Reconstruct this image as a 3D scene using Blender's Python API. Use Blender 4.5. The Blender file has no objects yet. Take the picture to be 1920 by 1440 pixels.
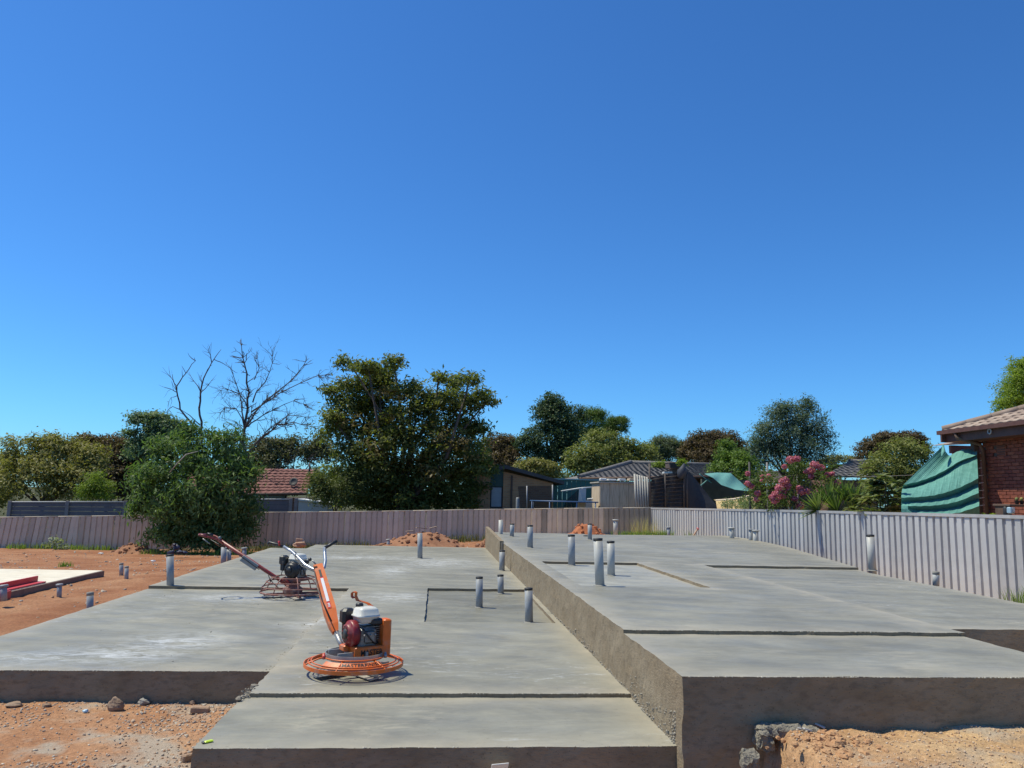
import bpy, bmesh, math, random
import numpy as np
from mathutils import Vector, Matrix
random.seed(7); RNG = np.random.default_rng(7)
scene = bpy.context.scene
col = scene.collection
R = math.radians

# ------------------------------------------------------------------ camera
F, CX, CY, EYE = 1440.0, 960.0, 720.0, 1.5
def _n(v): return v / np.linalg.norm(v)
dY = _n(np.array([820 - CX, -(930 - CY), -F]))
_c = np.array([17500 - CX, -(1340 - CY), -F]); dX = _n(_c - dY * np.dot(_c, dY)); dZ = np.cross(dX, dY)
MW = np.array([dX, dY, dZ]); CAM = np.array([0, 0, EYE])
cam = bpy.data.cameras.new('camera'); camo = bpy.data.objects.new('camera', cam); col.objects.link(camo)
cam.sensor_fit = 'HORIZONTAL'; cam.sensor_width = 36.0; cam.lens = 36.0 * F / 1920.0
cam.clip_start = 0.05; cam.clip_end = 6000
m4 = Matrix.Identity(4)
for i in range(3):
    for j in range(3): m4[i][j] = MW[i][j]
m4.translation = Vector(CAM); camo.matrix_world = m4
scene.camera = camo

# ------------------------------------------------------------------ sky, sun, exposure
SUN = np.array([-0.48, 0.14, 1.0]); SUN = SUN / np.linalg.norm(SUN)
world = bpy.data.worlds.new('World'); scene.world = world; world.use_nodes = True
nt = world.node_tree; nt.nodes.clear()
sky = nt.nodes.new('ShaderNodeTexSky'); sky.sky_type = 'NISHITA'; sky.sun_disc = False
sky.sun_elevation = math.asin(SUN[2]); sky.sun_rotation = math.atan2(SUN[0], SUN[1])
sky.altitude = 200; sky.air_density = 1.0; sky.dust_density = 0.35; sky.ozone_density = 3.0
hsv = nt.nodes.new('ShaderNodeMix'); hsv.data_type = 'RGBA'; hsv.blend_type = 'MULTIPLY'; hsv.inputs[0].default_value = 1.0; hsv.inputs[7].default_value = (0.395, 0.83, 1.23, 1)   # the phone's colour rendering of a clear sky
bg = nt.nodes.new('ShaderNodeBackground'); bg.inputs['Strength'].default_value = 0.104
wo = nt.nodes.new('ShaderNodeOutputWorld')
gm_ = nt.nodes.new('ShaderNodeGamma'); gm_.inputs[1].default_value = 1.12
nt.links.new(sky.outputs[0], gm_.inputs[0]); nt.links.new(gm_.outputs[0], hsv.inputs[6]); nt.links.new(hsv.outputs[2], bg.inputs[0]); nt.links.new(bg.outputs[0], wo.inputs[0])
sl = bpy.data.lights.new('sun', 'SUN'); sl.energy = 5.0; sl.angle = R(0.53); sl.color = (1.0, 0.945, 0.74)
so = bpy.data.objects.new('sun', sl); col.objects.link(so)
so.rotation_euler = Vector(-SUN).to_track_quat('-Z', 'Y').to_euler(); so.location = (0, 0, 30)
vs = scene.view_settings; vs.view_transform = 'Standard'; vs.look = 'None'; vs.exposure = 0.0; vs.gamma = 1.0; vs.use_curve_mapping = False
scene.render.engine = 'CYCLES'

# ------------------------------------------------------------------ photo geometry helpers
def ray(px, py): return MW @ np.array([px - CX, -(py - CY), -F])
def W(px, py, y):                       # the point at depth y (metres along the slab) seen at a photo position
    d = ray(px, py); return CAM + d * (y / d[1])
def G(px, py, z):                       # the point at height z
    d = ray(px, py); return CAM + d * ((z - EYE) / d[2])
def XP(px, py, x):
    d = ray(px, py); return CAM + d * (x / d[0])
def GT(px, py):                         # the point of the bare ground seen at a photo position
    z = -.3
    for _ in range(12): p = G(px, py, z); z = ground_z(p[0], p[1])
    return p
def mpp(px, py, y): return float(np.linalg.norm(W(px + 1, py, y) - W(px, py, y)))

def _hash(ix, iy, iz, s):
    h = (ix * 374761393 + iy * 668265263 + iz * 2147483647 + s * 1274126177) & 0xffffffff
    h = ((h ^ (h >> 13)) * 1274126177) & 0xffffffff
    return ((h ^ (h >> 16)) & 0xffff) / 65535.0
def vnoise(p, s=0):                     # value noise, p (n,3) -> (n,) in -1..1
    p = np.atleast_2d(np.asarray(p, float)); i = np.floor(p).astype(np.int64); f = p - i; f = f * f * (3 - 2 * f)
    out = 0
    for dx in (0, 1):
        for dy in (0, 1):
            for dz in (0, 1):
                w = (f[:, 0] if dx else 1 - f[:, 0]) * (f[:, 1] if dy else 1 - f[:, 1]) * (f[:, 2] if dz else 1 - f[:, 2])
                out = out + w * _hash(i[:, 0] + dx, i[:, 1] + dy, i[:, 2] + dz, s)
    return out * 2 - 1
def fbm(p, o=4, s=0):
    p = np.atleast_2d(np.asarray(p, float)); a = 1.0; t = 0; n = 0
    for k in range(o):
        t = t + a * vnoise(p * 2 ** k + 17.3 * k, s + k); n += a; a *= 0.5
    return t / n

# ------------------------------------------------------------------ materials
MATS = {}
def mat(name, c1, c2=None, scale=4.0, rough=0.8, bump=0.0, bscale=60.0, metal=0.0, stretch=(1, 1, 1), spec=0.5, c3=None, c3scale=30.0, c3amt=0.5):
    if name in MATS: return MATS[name]
    m = bpy.data.materials.new(name); m.use_nodes = True; N = m.node_tree.nodes; L = m.node_tree.links
    b = N['Principled BSDF']; b.inputs['Roughness'].default_value = rough; b.inputs['Metallic'].default_value = metal
    b.inputs['Specular IOR Level'].default_value = spec
    c4 = lambda c: (c[0], c[1], c[2], 1)
    b.inputs['Base Color'].default_value = c4(c1)
    tc = N.new('ShaderNodeTexCoord'); mp = N.new('ShaderNodeMapping'); mp.inputs['Scale'].default_value = stretch
    L.new(tc.outputs['Object'], mp.inputs[0])
    if c2:
        n1 = N.new('ShaderNodeTexNoise'); n1.inputs['Scale'].default_value = scale; n1.inputs['Detail'].default_value = 6; n1.inputs['Roughness'].default_value = 0.65
        L.new(mp.outputs[0], n1.inputs['Vector'])
        cr = N.new('ShaderNodeValToRGB'); cr.color_ramp.elements[0].position = 0.32; cr.color_ramp.elements[1].position = 0.68
        cr.color_ramp.elements[0].color = c4(c1); cr.color_ramp.elements[1].color = c4(c2)
        L.new(n1.outputs['Fac'], cr.inputs[0]); out = cr.outputs[0]
        if c3:
            n3 = N.new('ShaderNodeTexNoise'); n3.inputs['Scale'].default_value = c3scale; n3.inputs['Detail'].default_value = 5
            L.new(mp.outputs[0], n3.inputs['Vector'])
            r3 = N.new('ShaderNodeValToRGB'); r3.color_ramp.elements[0].position = 0.5; r3.color_ramp.elements[1].position = 0.7
            r3.color_ramp.elements[1].color = (c3amt, c3amt, c3amt, 1)
            L.new(n3.outputs['Fac'], r3.inputs[0])
            mx = N.new('ShaderNodeMix'); mx.data_type = 'RGBA'; L.new(r3.outputs[0], mx.inputs[0]); L.new(out, mx.inputs[6]); mx.inputs[7].default_value = c4(c3)
            out = mx.outputs[2]
        L.new(out, b.inputs['Base Color'])
    if bump:
        n2 = N.new('ShaderNodeTexNoise'); n2.inputs['Scale'].default_value = bscale; n2.inputs['Detail'].default_value = 6
        L.new(mp.outputs[0], n2.inputs['Vector'])
        bp = N.new('ShaderNodeBump'); bp.inputs['Strength'].default_value = bump; bp.inputs['Distance'].default_value = 0.02
        L.new(n2.outputs['Fac'], bp.inputs['Height']); L.new(bp.outputs[0], b.inputs['Normal'])
    MATS[name] = m; return m

def vary(m, lo=.86, hi=1.1):            # every copy of a piece gets its own slight tone
    N = m.node_tree.nodes; L = m.node_tree.links; b = N['Principled BSDF']; lk = b.inputs['Base Color'].links; oi = N.new('ShaderNodeObjectInfo'); mr = N.new('ShaderNodeMapRange')
    mr.inputs[3].default_value = lo; mr.inputs[4].default_value = hi; L.new(oi.outputs['Random'], mr.inputs[0]); x = N.new('ShaderNodeMix'); x.data_type = 'RGBA'; x.blend_type = 'MULTIPLY'; x.inputs[0].default_value = 1
    (L.new(lk[0].from_socket, x.inputs[6]) if lk else setattr(x.inputs[6], 'default_value', b.inputs['Base Color'].default_value)); L.new(mr.outputs[0], x.inputs[7]); L.new(x.outputs[2], b.inputs['Base Color']); return m
def leafmat(name, c1, c2, trans=0.3, rough=0.5):
    if name in MATS: return MATS[name]
    m = bpy.data.materials.new(name); m.use_nodes = True; N = m.node_tree.nodes; L = m.node_tree.links
    b = N['Principled BSDF']; b.inputs['Roughness'].default_value = rough; b.inputs['Specular IOR Level'].default_value = 0.16
    at = N.new('ShaderNodeAttribute'); at.attribute_name = 'tint'
    mx = N.new('ShaderNodeMix'); mx.data_type = 'RGBA'; L.new(at.outputs['Fac'], mx.inputs[0])
    mx.inputs[6].default_value = (*c1, 1); mx.inputs[7].default_value = (*c2, 1)
    L.new(mx.outputs[2], b.inputs['Base Color'])
    tr = N.new('ShaderNodeBsdfTranslucent'); g = N.new('ShaderNodeMix'); g.data_type = 'RGBA'; g.blend_type = 'MULTIPLY'; g.inputs[0].default_value = 1
    L.new(mx.outputs[2], g.inputs[6]); g.inputs[7].default_value = (1.3, 1.5, 0.6, 1); L.new(g.outputs[2], tr.inputs[0])
    ms = N.new('ShaderNodeMixShader'); ms.inputs[0].default_value = trans
    L.new(b.outputs[0], ms.inputs[1]); L.new(tr.outputs[0], ms.inputs[2]); L.new(ms.outputs[0], N['Material Output'].inputs[0])
    MATS[name] = m; return m

# ------------------------------------------------------------------ object helpers
WL = {}                                   # origin (world) of a thing whose mesh parts are given in world coordinates
def empty(name, loc, rz=0.0):
    o = bpy.data.objects.new(name, None); col.objects.link(o); o.location = [float(v) for v in loc]; o.rotation_euler = (0, 0, rz)
    o.empty_display_size = 0.1
    WL[o] = np.array(loc, float); return o
def tag(o, label=None, cat=None, group=None, kind=None):
    if label: o['label'] = label
    if cat: o['category'] = cat
    if group: o['group'] = group
    if kind: o['kind'] = kind
    return o
def linkmesh(name, me, m=None, parent=None, local=False):
    o = bpy.data.objects.new(name, me); col.objects.link(o)
    if m is not None and len(me.materials) == 0: me.materials.append(m)
    if parent is not None:
        o.parent = parent; WL[o] = WL.get(parent, np.zeros(3))
    return o
def mesh_np(name, V, faces, m, parent=None, local=False, smooth=False, tint=None):
    V = np.asarray(V, float)
    if parent is not None and not local: V = V - WL[parent]
    me = bpy.data.meshes.new(name)
    if isinstance(faces, np.ndarray):
        nf, k = faces.shape
        me.vertices.add(len(V)); me.vertices.foreach_set('co', V.astype(np.float32).ravel())
        me.loops.add(nf * k); me.loops.foreach_set('vertex_index', faces.astype(np.int32).ravel())
        me.polygons.add(nf); me.polygons.foreach_set('loop_start', np.arange(0, nf * k, k, dtype=np.int32))
        me.update(calc_edges=True); me.validate()
    else:
        me.from_pydata([tuple(v) for v in V], [], faces); me.update()
    if tint is not None:
        a = me.attributes.new('tint', 'FLOAT', 'POINT'); a.data.foreach_set('value', np.asarray(tint, np.float32))
    if smooth: me.polygons.foreach_set('use_smooth', np.ones(len(me.polygons), bool))
    return linkmesh(name, me, m, parent)

class MB:
    def __init__(s): s.v = []; s.f = []; s.sm = []
    def add(s, vs, fs, sm=False):
        o = len(s.v); s.v.extend([tuple(map(float, p)) for p in vs]); s.f.extend([tuple(i + o for i in f) for f in fs]); s.sm.extend([sm] * len(fs)); return s
    def box(s, c, d, M=None, bev=0.0):
        x, y, z = d[0] / 2, d[1] / 2, d[2] / 2; c = np.array(c, float)
        if bev <= 0:
            vs = [(-x, -y, -z), (x, -y, -z), (x, y, -z), (-x, y, -z), (-x, -y, z), (x, -y, z), (x, y, z), (-x, y, z)]
            fs = [(3, 2, 1, 0), (4, 5, 6, 7), (0, 1, 5, 4), (1, 2, 6, 5), (2, 3, 7, 6), (3, 0, 4, 7)]
        else:
            b = min(bev, x * .9, y * .9, z * .9); vs = []; fs = []
            rings = [(-z, b), (-z + b, 0), (z - b, 0), (z, b)]
            for zz, i in rings:
                xi, yi = x - i, y - i
                vs += [(-xi + b, -yi, zz), (xi - b, -yi, zz), (xi, -yi + b, zz), (xi, yi - b, zz), (xi - b, yi, zz), (-xi + b, yi, zz), (-xi, yi - b, zz), (-xi, -yi + b, zz)]
            for k in range(3):
                for j in range(8): fs.append((k * 8 + j, k * 8 + (j + 1) % 8, k * 8 + 8 + (j + 1) % 8, k * 8 + 8 + j))
            fs.append(tuple(range(7, -1, -1))); fs.append(tuple(range(24, 32)))
        vs = np.array(vs)
        if M is not None: vs = vs @ np.array(M).T
        return s.add(vs + c, fs)
    def tube(s, pts, r, n=8, caps=True, sm=True):
        pts = [np.array(p, float) for p in pts]; rs = r if hasattr(r, '__len__') else [r] * len(pts)
        vs = []; fs = []; up = None
        for i, p in enumerate(pts):
            t = (pts[min(i + 1, len(pts) - 1)] - pts[max(i - 1, 0)]); t = t / (np.linalg.norm(t) + 1e-9)
            if up is None: up = np.array([0, 0, 1.]) if abs(t[2]) < .9 else np.array([1., 0, 0])
            a = np.cross(t, up); a /= (np.linalg.norm(a) + 1e-9); b = np.cross(a, t); up = b
            for k in range(n):
                an = 2 * math.pi * k / n; vs.append(p + rs[i] * (a * math.cos(an) + b * math.sin(an)))
        for i in range(len(pts) - 1):
            for k in range(n): fs.append((i * n + k, i * n + (k + 1) % n, (i + 1) * n + (k + 1) % n, (i + 1) * n + k))
        s.add(vs, fs, sm)
        if caps:
            o = len(s.v) - len(vs); s.f.append(tuple(o + k for k in range(n - 1, -1, -1))); s.sm.append(False)
            s.f.append(tuple(o + (len(pts) - 1) * n + k for k in range(n))); s.sm.append(False)
        return s
    def ring(s, c, r, t, n=48, m=6, h=None, a0=0, a1=2 * math.pi):     # torus, or a flat band when h is given
        full = abs(a1 - a0 - 2 * math.pi) < 1e-6; k = n if full else n + 1; vs = []; c = np.array(c, float)
        for i in range(k):
            a = a0 + (a1 - a0) * i / n; e = np.array([math.cos(a), math.sin(a), 0])
            if h is None:
                for j in range(m):
                    b = 2 * math.pi * j / m; vs.append(c + e * (r + t * math.cos(b)) + np.array([0, 0, t * math.sin(b)]))
            else:
                for dr, dz in ((-t / 2, -h / 2), (t / 2, -h / 2), (t / 2, h / 2), (-t / 2, h / 2)): vs.append(c + e * (r + dr) + np.array([0, 0, dz]))
        q = m if h is None else 4; fs = []
        for i in range(n):
            i2 = (i + 1) % k
            for j in range(q): fs.append((i * q + j, i2 * q + j, i2 * q + (j + 1) % q, i * q + (j + 1) % q))
        if not full: fs += [tuple(range(q - 1, -1, -1)), tuple(n * q + j for j in range(q))]
        return s.add(vs, fs, h is None)
    def lathe(s, prof, c, axis=(0, 0, 1), n=24, sm=True):              # prof: (radius, along axis)
        ax = _n(np.array(axis, float)); u = np.cross(ax, [0, 0, 1.] if abs(ax[2]) < .9 else [1., 0, 0]); u = _n(u); w = np.cross(ax, u); c = np.array(c, float)
        vs = []; fs = []
        for r, h in prof:
            for k in range(n):
                a = 2 * math.pi * k / n; vs.append(c + ax * h + r * (u * math.cos(a) + w * math.sin(a)))
        for i in range(len(prof) - 1):
            for k in range(n): fs.append((i * n + k, i * n + (k + 1) % n, (i + 1) * n + (k + 1) % n, (i + 1) * n + k))
        fs.append(tuple(range(n - 1, -1, -1))); fs.append(tuple((len(prof) - 1) * n + k for k in range(n)))
        return s.add(vs, fs, sm)
    def prism(s, poly, z0, z1, fn=None):                               # polygon extruded; fn maps (a,b,h) to world
        fn = fn or (lambda a, b, h: (a, b, h)); n = len(poly)
        vs = [fn(a, b, z0) for a, b in poly] + [fn(a, b, z1) for a, b in poly]
        fs = [tuple(range(n - 1, -1, -1)), tuple(range(n, 2 * n))] + [(i, (i + 1) % n, n + (i + 1) % n, n + i) for i in range(n)]
        return s.add(vs, fs)
    def lump(s, c, r, seed=0, flat=0.7, n=7, rough=.35):               # an irregular stone or clod
        vs = []; fs = []; c = np.array(c, float); r = np.array(r if hasattr(r, '__len__') else (r, r, r * flat), float)
        for i in range(n):
            th = math.pi * i / (n - 1)
            for k in range(n + 2):
                ph = 2 * math.pi * k / (n + 2); vs.append((math.sin(th) * math.cos(ph), math.sin(th) * math.sin(ph), math.cos(th)))
        vs = np.array(vs); d = 1 + rough * vnoise(vs * 1.7 + seed * 5.1, seed) + .4 * rough * vnoise(vs * 4 + seed * 2.7, seed + 3)
        vs = vs * d[:, None] * r + c; q = n + 2
        for i in range(n - 1):
            for k in range(q): fs.append((i * q + k, (i + 1) * q + k, (i + 1) * q + (k + 1) % q, i * q + (k + 1) % q))
        return s.add(vs, fs, False)
    def build(s, name, m, parent=None, local=False):
        V = np.array(s.v)
        if parent is not None and not local: V = V - WL[parent]
        me = bpy.data.meshes.new(name); me.from_pydata([tuple(v) for v in V], [], s.f); me.update()
        me.polygons.foreach_set('use_smooth', np.array(s.sm, bool))
        bm = bmesh.new(); bm.from_mesh(me); bmesh.ops.recalc_face_normals(bm, faces=bm.faces); bm.to_mesh(me); bm.free()
        return linkmesh(name, me, m, parent)
def basis(xa, za=(0, 0, 1)):             # rotation with x along xa
    xa = _n(np.array(xa, float)); ya = _n(np.cross(np.array(za, float), xa)); za = np.cross(xa, ya); return np.array([xa, ya, za]).T
def rotz(a): c, s_ = math.cos(a), math.sin(a); return np.array([[c, -s_, 0], [s_, c, 0], [0, 0, 1]])
def text_mesh(txt, size, bold=0.0):      # flat text: list of verts (x, y) and faces
    cu = bpy.data.curves.new('txt', 'FONT'); cu.body = txt; cu.size = size; cu.align_x = 'CENTER'; cu.align_y = 'CENTER'; cu.offset = bold; cu.resolution_u = 2
    o = bpy.data.objects.new('txt', cu); col.objects.link(o)
    dg = bpy.context.evaluated_depsgraph_get(); me = bpy.data.meshes.new_from_object(o.evaluated_get(dg))
    V = np.array([v.co[:] for v in me.vertices]); Fs = [tuple(p.vertices) for p in me.polygons]
    bpy.data.objects.remove(o); bpy.data.meshes.remove(me); bpy.data.curves.remove(cu)
    return V, Fs

# ------------------------------------------------------------------ foliage
def leafcloud(name, parent, P, Nn, size, m, aspect=0.4, tint=None, bend=0.25, D=None):
    n = len(P); Nn = Nn / (np.linalg.norm(Nn, axis=1, keepdims=True) + 1e-9)
    if D is None: D = RNG.normal(size=(n, 3))
    D = D - Nn * np.sum(D * Nn, 1, keepdims=True); D /= (np.linalg.norm(D, axis=1, keepdims=True) + 1e-9)
    S = np.cross(Nn, D); sz = (size * (0.65 + 0.7 * RNG.random(n)))[:, None]
    V = np.empty((n, 4, 3)); h = sz * 0.5; w = sz * aspect * 0.5
    V[:, 0] = P - D * h; V[:, 1] = P + S * w + Nn * w * bend; V[:, 2] = P + D * h - Nn * h * bend; V[:, 3] = P - S * w + Nn * w * bend
    Fs = np.arange(n * 4).reshape(n, 4)
    t = np.repeat(RNG.random(n) if tint is None else tint, 4)
    return mesh_np(name, V.reshape(-1, 3), Fs, m, parent, tint=t)
def crown_pts(lobes, n, clump, per=22, flat=0.6, inner=0.15, low=-0.6, gap=-0.12):
    w = np.array([(l[1][0] * l[1][2]) ** 0.85 for l in lobes]); w /= w.sum(); P = []; Nn = []; T = []
    for (c, r), ww in zip(lobes, w):
        k = max(3, int(n * ww / per)); d = RNG.normal(size=(k, 3)); d /= np.linalg.norm(d, axis=1, keepdims=True)
        d[:, 2] = np.where(d[:, 2] < low, -d[:, 2], d[:, 2]); rr = 0.5 + 0.72 * RNG.random(k) ** 0.9
        rr = np.where(RNG.random(k) < inner, rr * 0.6, rr)
        lump = 1 + .22 * vnoise(d * 2.3 + np.array(c) * 1.7, 3)
        cc = np.array(c) + d * np.array(r) * (rr * lump)[:, None]
        keep = fbm(cc * (1.9 / max(.3, float(np.mean(r)))), 2, 9) > gap
        cc, d = cc[keep], d[keep]; k = len(cc)
        if k == 0: continue
        pp = np.repeat(cc, per, 0) + RNG.normal(size=(k * per, 3)) * clump * np.array([1, 1, flat]) * 0.55
        nn = np.repeat(d, per, 0) * 0.6 + np.array([0, 0, 0.45]) + RNG.normal(size=(k * per, 3)) * 0.55
        t = np.clip(np.repeat(RNG.random(k), per) * 0.7 + RNG.random(k * per) * 0.3, 0, 1)
        P.append(pp); Nn.append(nn); T.append(t)
    return np.concatenate(P), np.concatenate(Nn), np.concatenate(T)
def Lb(px, py, rx, ry, y, dy=0.0, dr=1.0):
    s = mpp(px, py, y); return (W(px, py, y + dy), (rx * s, (rx + ry) * .5 * s * dr, ry * s))
def ground_z(x, y): return float(terrain(np.array([x]), np.array([y]))[0])
def tree(name, label, lobes, m, n, leaf, clump, base=None, cat='tree', group=None, trunk_r=0.15, bark=None, aspect=0.42, per=22, flat=0.6, bend=0.25, droop=False, low=-0.6, trunk=True, gap=-0.12):
    cs = np.array([l[0] for l in lobes]); c0 = cs.mean(0)
    bx, by = (c0[0], c0[1]) if base is None else base; gz = ground_z(bx, by)
    t = empty(name, (bx, by, gz)); tag(t, label, cat, group)
    if trunk:
        mb = MB(); top = np.array([c0[0], c0[1], min(c0[2], cs[:, 2].min() + 0.3)])
        b0 = np.array([bx, by, gz - 0.1]); fork = b0 * 0.45 + top * 0.55
        mb.tube([b0, (b0 + fork) / 2 + np.array([.05, 0, 0]), fork], [trunk_r, trunk_r * .8, trunk_r * .65], 8)
        for l in lobes:
            e = np.array(l[0]) + np.array([0, 0, l[1][2] * .3]); mid = (fork + e) / 2 + RNG.normal(size=3) * np.linalg.norm(e - fork) * .06
            mb.tube([fork, mid, e], [trunk_r * .5, trunk_r * .32, trunk_r * .12], 6)
        mb.build('trunk', bark or BARK, t)
    P, Nn, T = crown_pts(lobes, n, clump, per, flat, low=low, gap=gap)
    D = None
    if droop: D = RNG.normal(size=P.shape) * 0.8 + np.array([0, 0, -.55]); Nn = Nn * np.array([1, 1, .7])
    leafcloud('crown', t, P, Nn, leaf, m, aspect, T, bend, D)
    return t
BARK = mat('bark', (.07, .05, .04), (.13, .1, .08), 12, .9, .5, 60)
# ------------------------------------------------------------------ terrain
def sstep(a, b, x): t = np.clip((x - a) / (b - a), 0, 1); return t * t * (3 - 2 * t)
def terrain(x, y):
    Lz = np.interp(y, [0, 7, 11, 15.5, 20, 29.5, 60, 200], [-.35, -.31, -.21, -.21, -.40, -.70, -.9, -1.0])
    Rz = np.interp(y, [0, 5, 15, 29.5, 60, 200], [.07, .10, .12, .25, .3, .2])
    e = x + 0.05 * vnoise(np.stack([x * 0, y * 3.1, y * 0], 1), 5) + .03 * vnoise(np.stack([x * 0, y * 9.1, y * 0], 1), 6)
    s1 = sstep(1.98, 2.16, e); s2 = sstep(-9, 9, x)
    b = sstep(7, 20, y); s = s1 * (1 - b) + s2 * b
    z = Lz * (1 - s) + Rz * s
    z = z - 0.32 * sstep(1.2, 1.5, x) * (1 - s1) * (1 - sstep(5.5, 6.5, y))            # trench beside the front corner
    z = z - .32 * sstep(7.0, 7.6, x) * sstep(4, 7, y) * (1 - sstep(19, 25, y))            # the ground falls away between the upper slab and the fence
    near = 1 - sstep(30, 60, y); p = np.stack([x, y, x * 0], 1)
    a = 0.035 * fbm(p * 1.3, 4, 11) + 0.018 * fbm(p * 6, 3, 21) + .012 * np.abs(fbm(p * 17, 2, 31)) * (1 - sstep(9, 14, y))
    a = a + (.03 * fbm(p * 3.1, 4, 41) + .035 * np.clip(fbm(p * 5.5, 3, 47), 0, 1)) * sstep(2.0, 2.2, x) * (1 - sstep(5, 6, y))
    return z + a * near * np.where(x > 20, .3, 1)
def spaced(stops): 
    out = []
    for a, b, st in stops: out += list(np.arange(a, b - 1e-6, st))
    out.append(stops[-1][1]); return np.array(out)
gx = spaced([(-2500, -400, 700), (-400, -60, 60), (-60, -18, 4), (-18, -6, .35), (-6, 5.5, .045), (5.5, 14, .3), (14, 60, 4), (60, 400, 60), (400, 2500, 700)])
gy = spaced([(-60, 0, 10), (0, 3.6, .6), (3.6, 8.2, .04), (8.2, 20, .16), (20, 30, .25), (30, 60, 2), (60, 400, 40), (400, 3000, 650)])
X, Y = np.meshgrid(gx, gy); Zt = terrain(X.ravel(), Y.ravel())
nx_, ny_ = len(gx), len(gy); ii = np.arange(nx_ * ny_).reshape(ny_, nx_)
Fq = np.stack([ii[:-1, :-1], ii[:-1, 1:], ii[1:, 1:], ii[1:, :-1]], -1).reshape(-1, 4)
def dirt_material():
    m = bpy.data.materials.new('orange_dirt'); m.use_nodes = True; N = m.node_tree.nodes; L = m.node_tree.links; b = N['Principled BSDF']
    b.inputs['Roughness'].default_value = .95; b.inputs['Specular IOR Level'].default_value = .15
    tc = N.new('ShaderNodeTexCoord')
    def noise(sc, det=6, ro=.6, vec=None):
        n = N.new('ShaderNodeTexNoise'); n.inputs['Scale'].default_value = sc; n.inputs['Detail'].default_value = det; n.inputs['Roughness'].default_value = ro
        L.new(vec or tc.outputs['Object'], n.inputs['Vector']); return n.outputs['Fac']
    def ramp(src, stops):
        r = N.new('ShaderNodeValToRGB'); e = r.color_ramp.elements
        while len(e) < len(stops): e.new(.5)
        for k, (p, c) in enumerate(stops): e[k].position = p; e[k].color = (*c, 1) if len(c) == 3 else c
        L.new(src, r.inputs[0]); return r.outputs[0]
    def mix(f, a, c, bt='MIX'):
        x = N.new('ShaderNodeMix'); x.data_type = 'RGBA'; x.blend_type = bt
        (L.new(f, x.inputs[0]) if not isinstance(f, float) else setattr(x.inputs[0], 'default_value', f))
        (L.new(a, x.inputs[6]) if not isinstance(a, tuple) else setattr(x.inputs[6], 'default_value', (*a, 1)))
        (L.new(c, x.inputs[7]) if not isinstance(c, tuple) else setattr(x.inputs[7], 'default_value', (*c, 1))); return x.outputs[2]
    base = ramp(noise(1.1), [(.3, (.34, .165, .085)), (.5, (.45, .245, .135)), (.72, (.56, .37, .225))])
    sx = N.new('ShaderNodeSeparateXYZ'); L.new(tc.outputs['Object'], sx.inputs[0])
    rd = N.new('ShaderNodeMapRange'); rd.inputs[1].default_value = 7.5; rd.inputs[2].default_value = 10.5; L.new(sx.outputs[1], rd.inputs[0])
    red = ramp(noise(.9), [(.3, (.25, .105, .052)), (.5, (.34, .165, .088)), (.72, (.43, .245, .14))]); base = mix(rd.outputs[0], base, red)     # redder fill behind
    mr = N.new('ShaderNodeMapRange'); mr.inputs[1].default_value = 1.6; mr.inputs[2].default_value = 3.2; L.new(sx.outputs[0], mr.inputs[0])
    sandy = ramp(noise(1.7), [(.3, (.48, .29, .145)), (.6, (.64, .45, .25))])
    base = mix(mr.outputs[0], base, sandy)
    fine = ramp(noise(26, 8, .7), [(.3, (.62, .6, .6)), (.7, (1.25, 1.2, 1.15))])
    base = mix(1.0, base, fine, 'MULTIPLY')
    gmask = ramp(noise(1.9, 5, .6), [(.5, (0, 0, 0)), (.62, (.85, .85, .85))])
    mf = N.new('ShaderNodeMapRange'); mf.inputs[1].default_value = 9; mf.inputs[2].default_value = 6.5; L.new(sx.outputs[1], mf.inputs[0])
    gm = N.new('ShaderNodeMath'); gm.operation = 'MULTIPLY'; L.new(gmask, gm.inputs[0]); L.new(mf.outputs[0], gm.inputs[1])
    base = mix(gm.outputs[0], base, (.42, .355, .28))
    # green-brown litter and grass beyond the fences
    fr = N.new('ShaderNodeMapRange'); fr.inputs[1].default_value = 29.5; fr.inputs[2].default_value = 31; L.new(sx.outputs[1], fr.inputs[0])
    grassy = ramp(noise(.6), [(.35, (.05, .055, .022)), (.65, (.09, .085, .04))])
    base = mix(fr.outputs[0], base, grassy)
    vr = N.new('ShaderNodeMapRange'); vr.inputs[1].default_value = 2.6; vr.inputs[2].default_value = 1.4; L.new(sx.outputs[1], vr.inputs[0]); base = mix(vr.outputs[0], base, grassy)     # unseen dark ground behind the camera, added to cut bounced light
    L.new(base, b.inputs['Base Color'])
    bp = N.new('ShaderNodeBump'); bp.inputs['Strength'].default_value = .8; bp.inputs['Distance'].default_value = .03; L.new(noise(38, 8, .7), bp.inputs['Height']); L.new(bp.outputs[0], b.inputs['Normal'])
    MATS['orange_dirt'] = m; return m
DIRT = dirt_material()
ground = mesh_np('ground', np.stack([X.ravel(), Y.ravel(), Zt], 1), Fq, DIRT, smooth=True); tag(ground, kind='structure', label='bare orange dirt and gravel of the building site')

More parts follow.
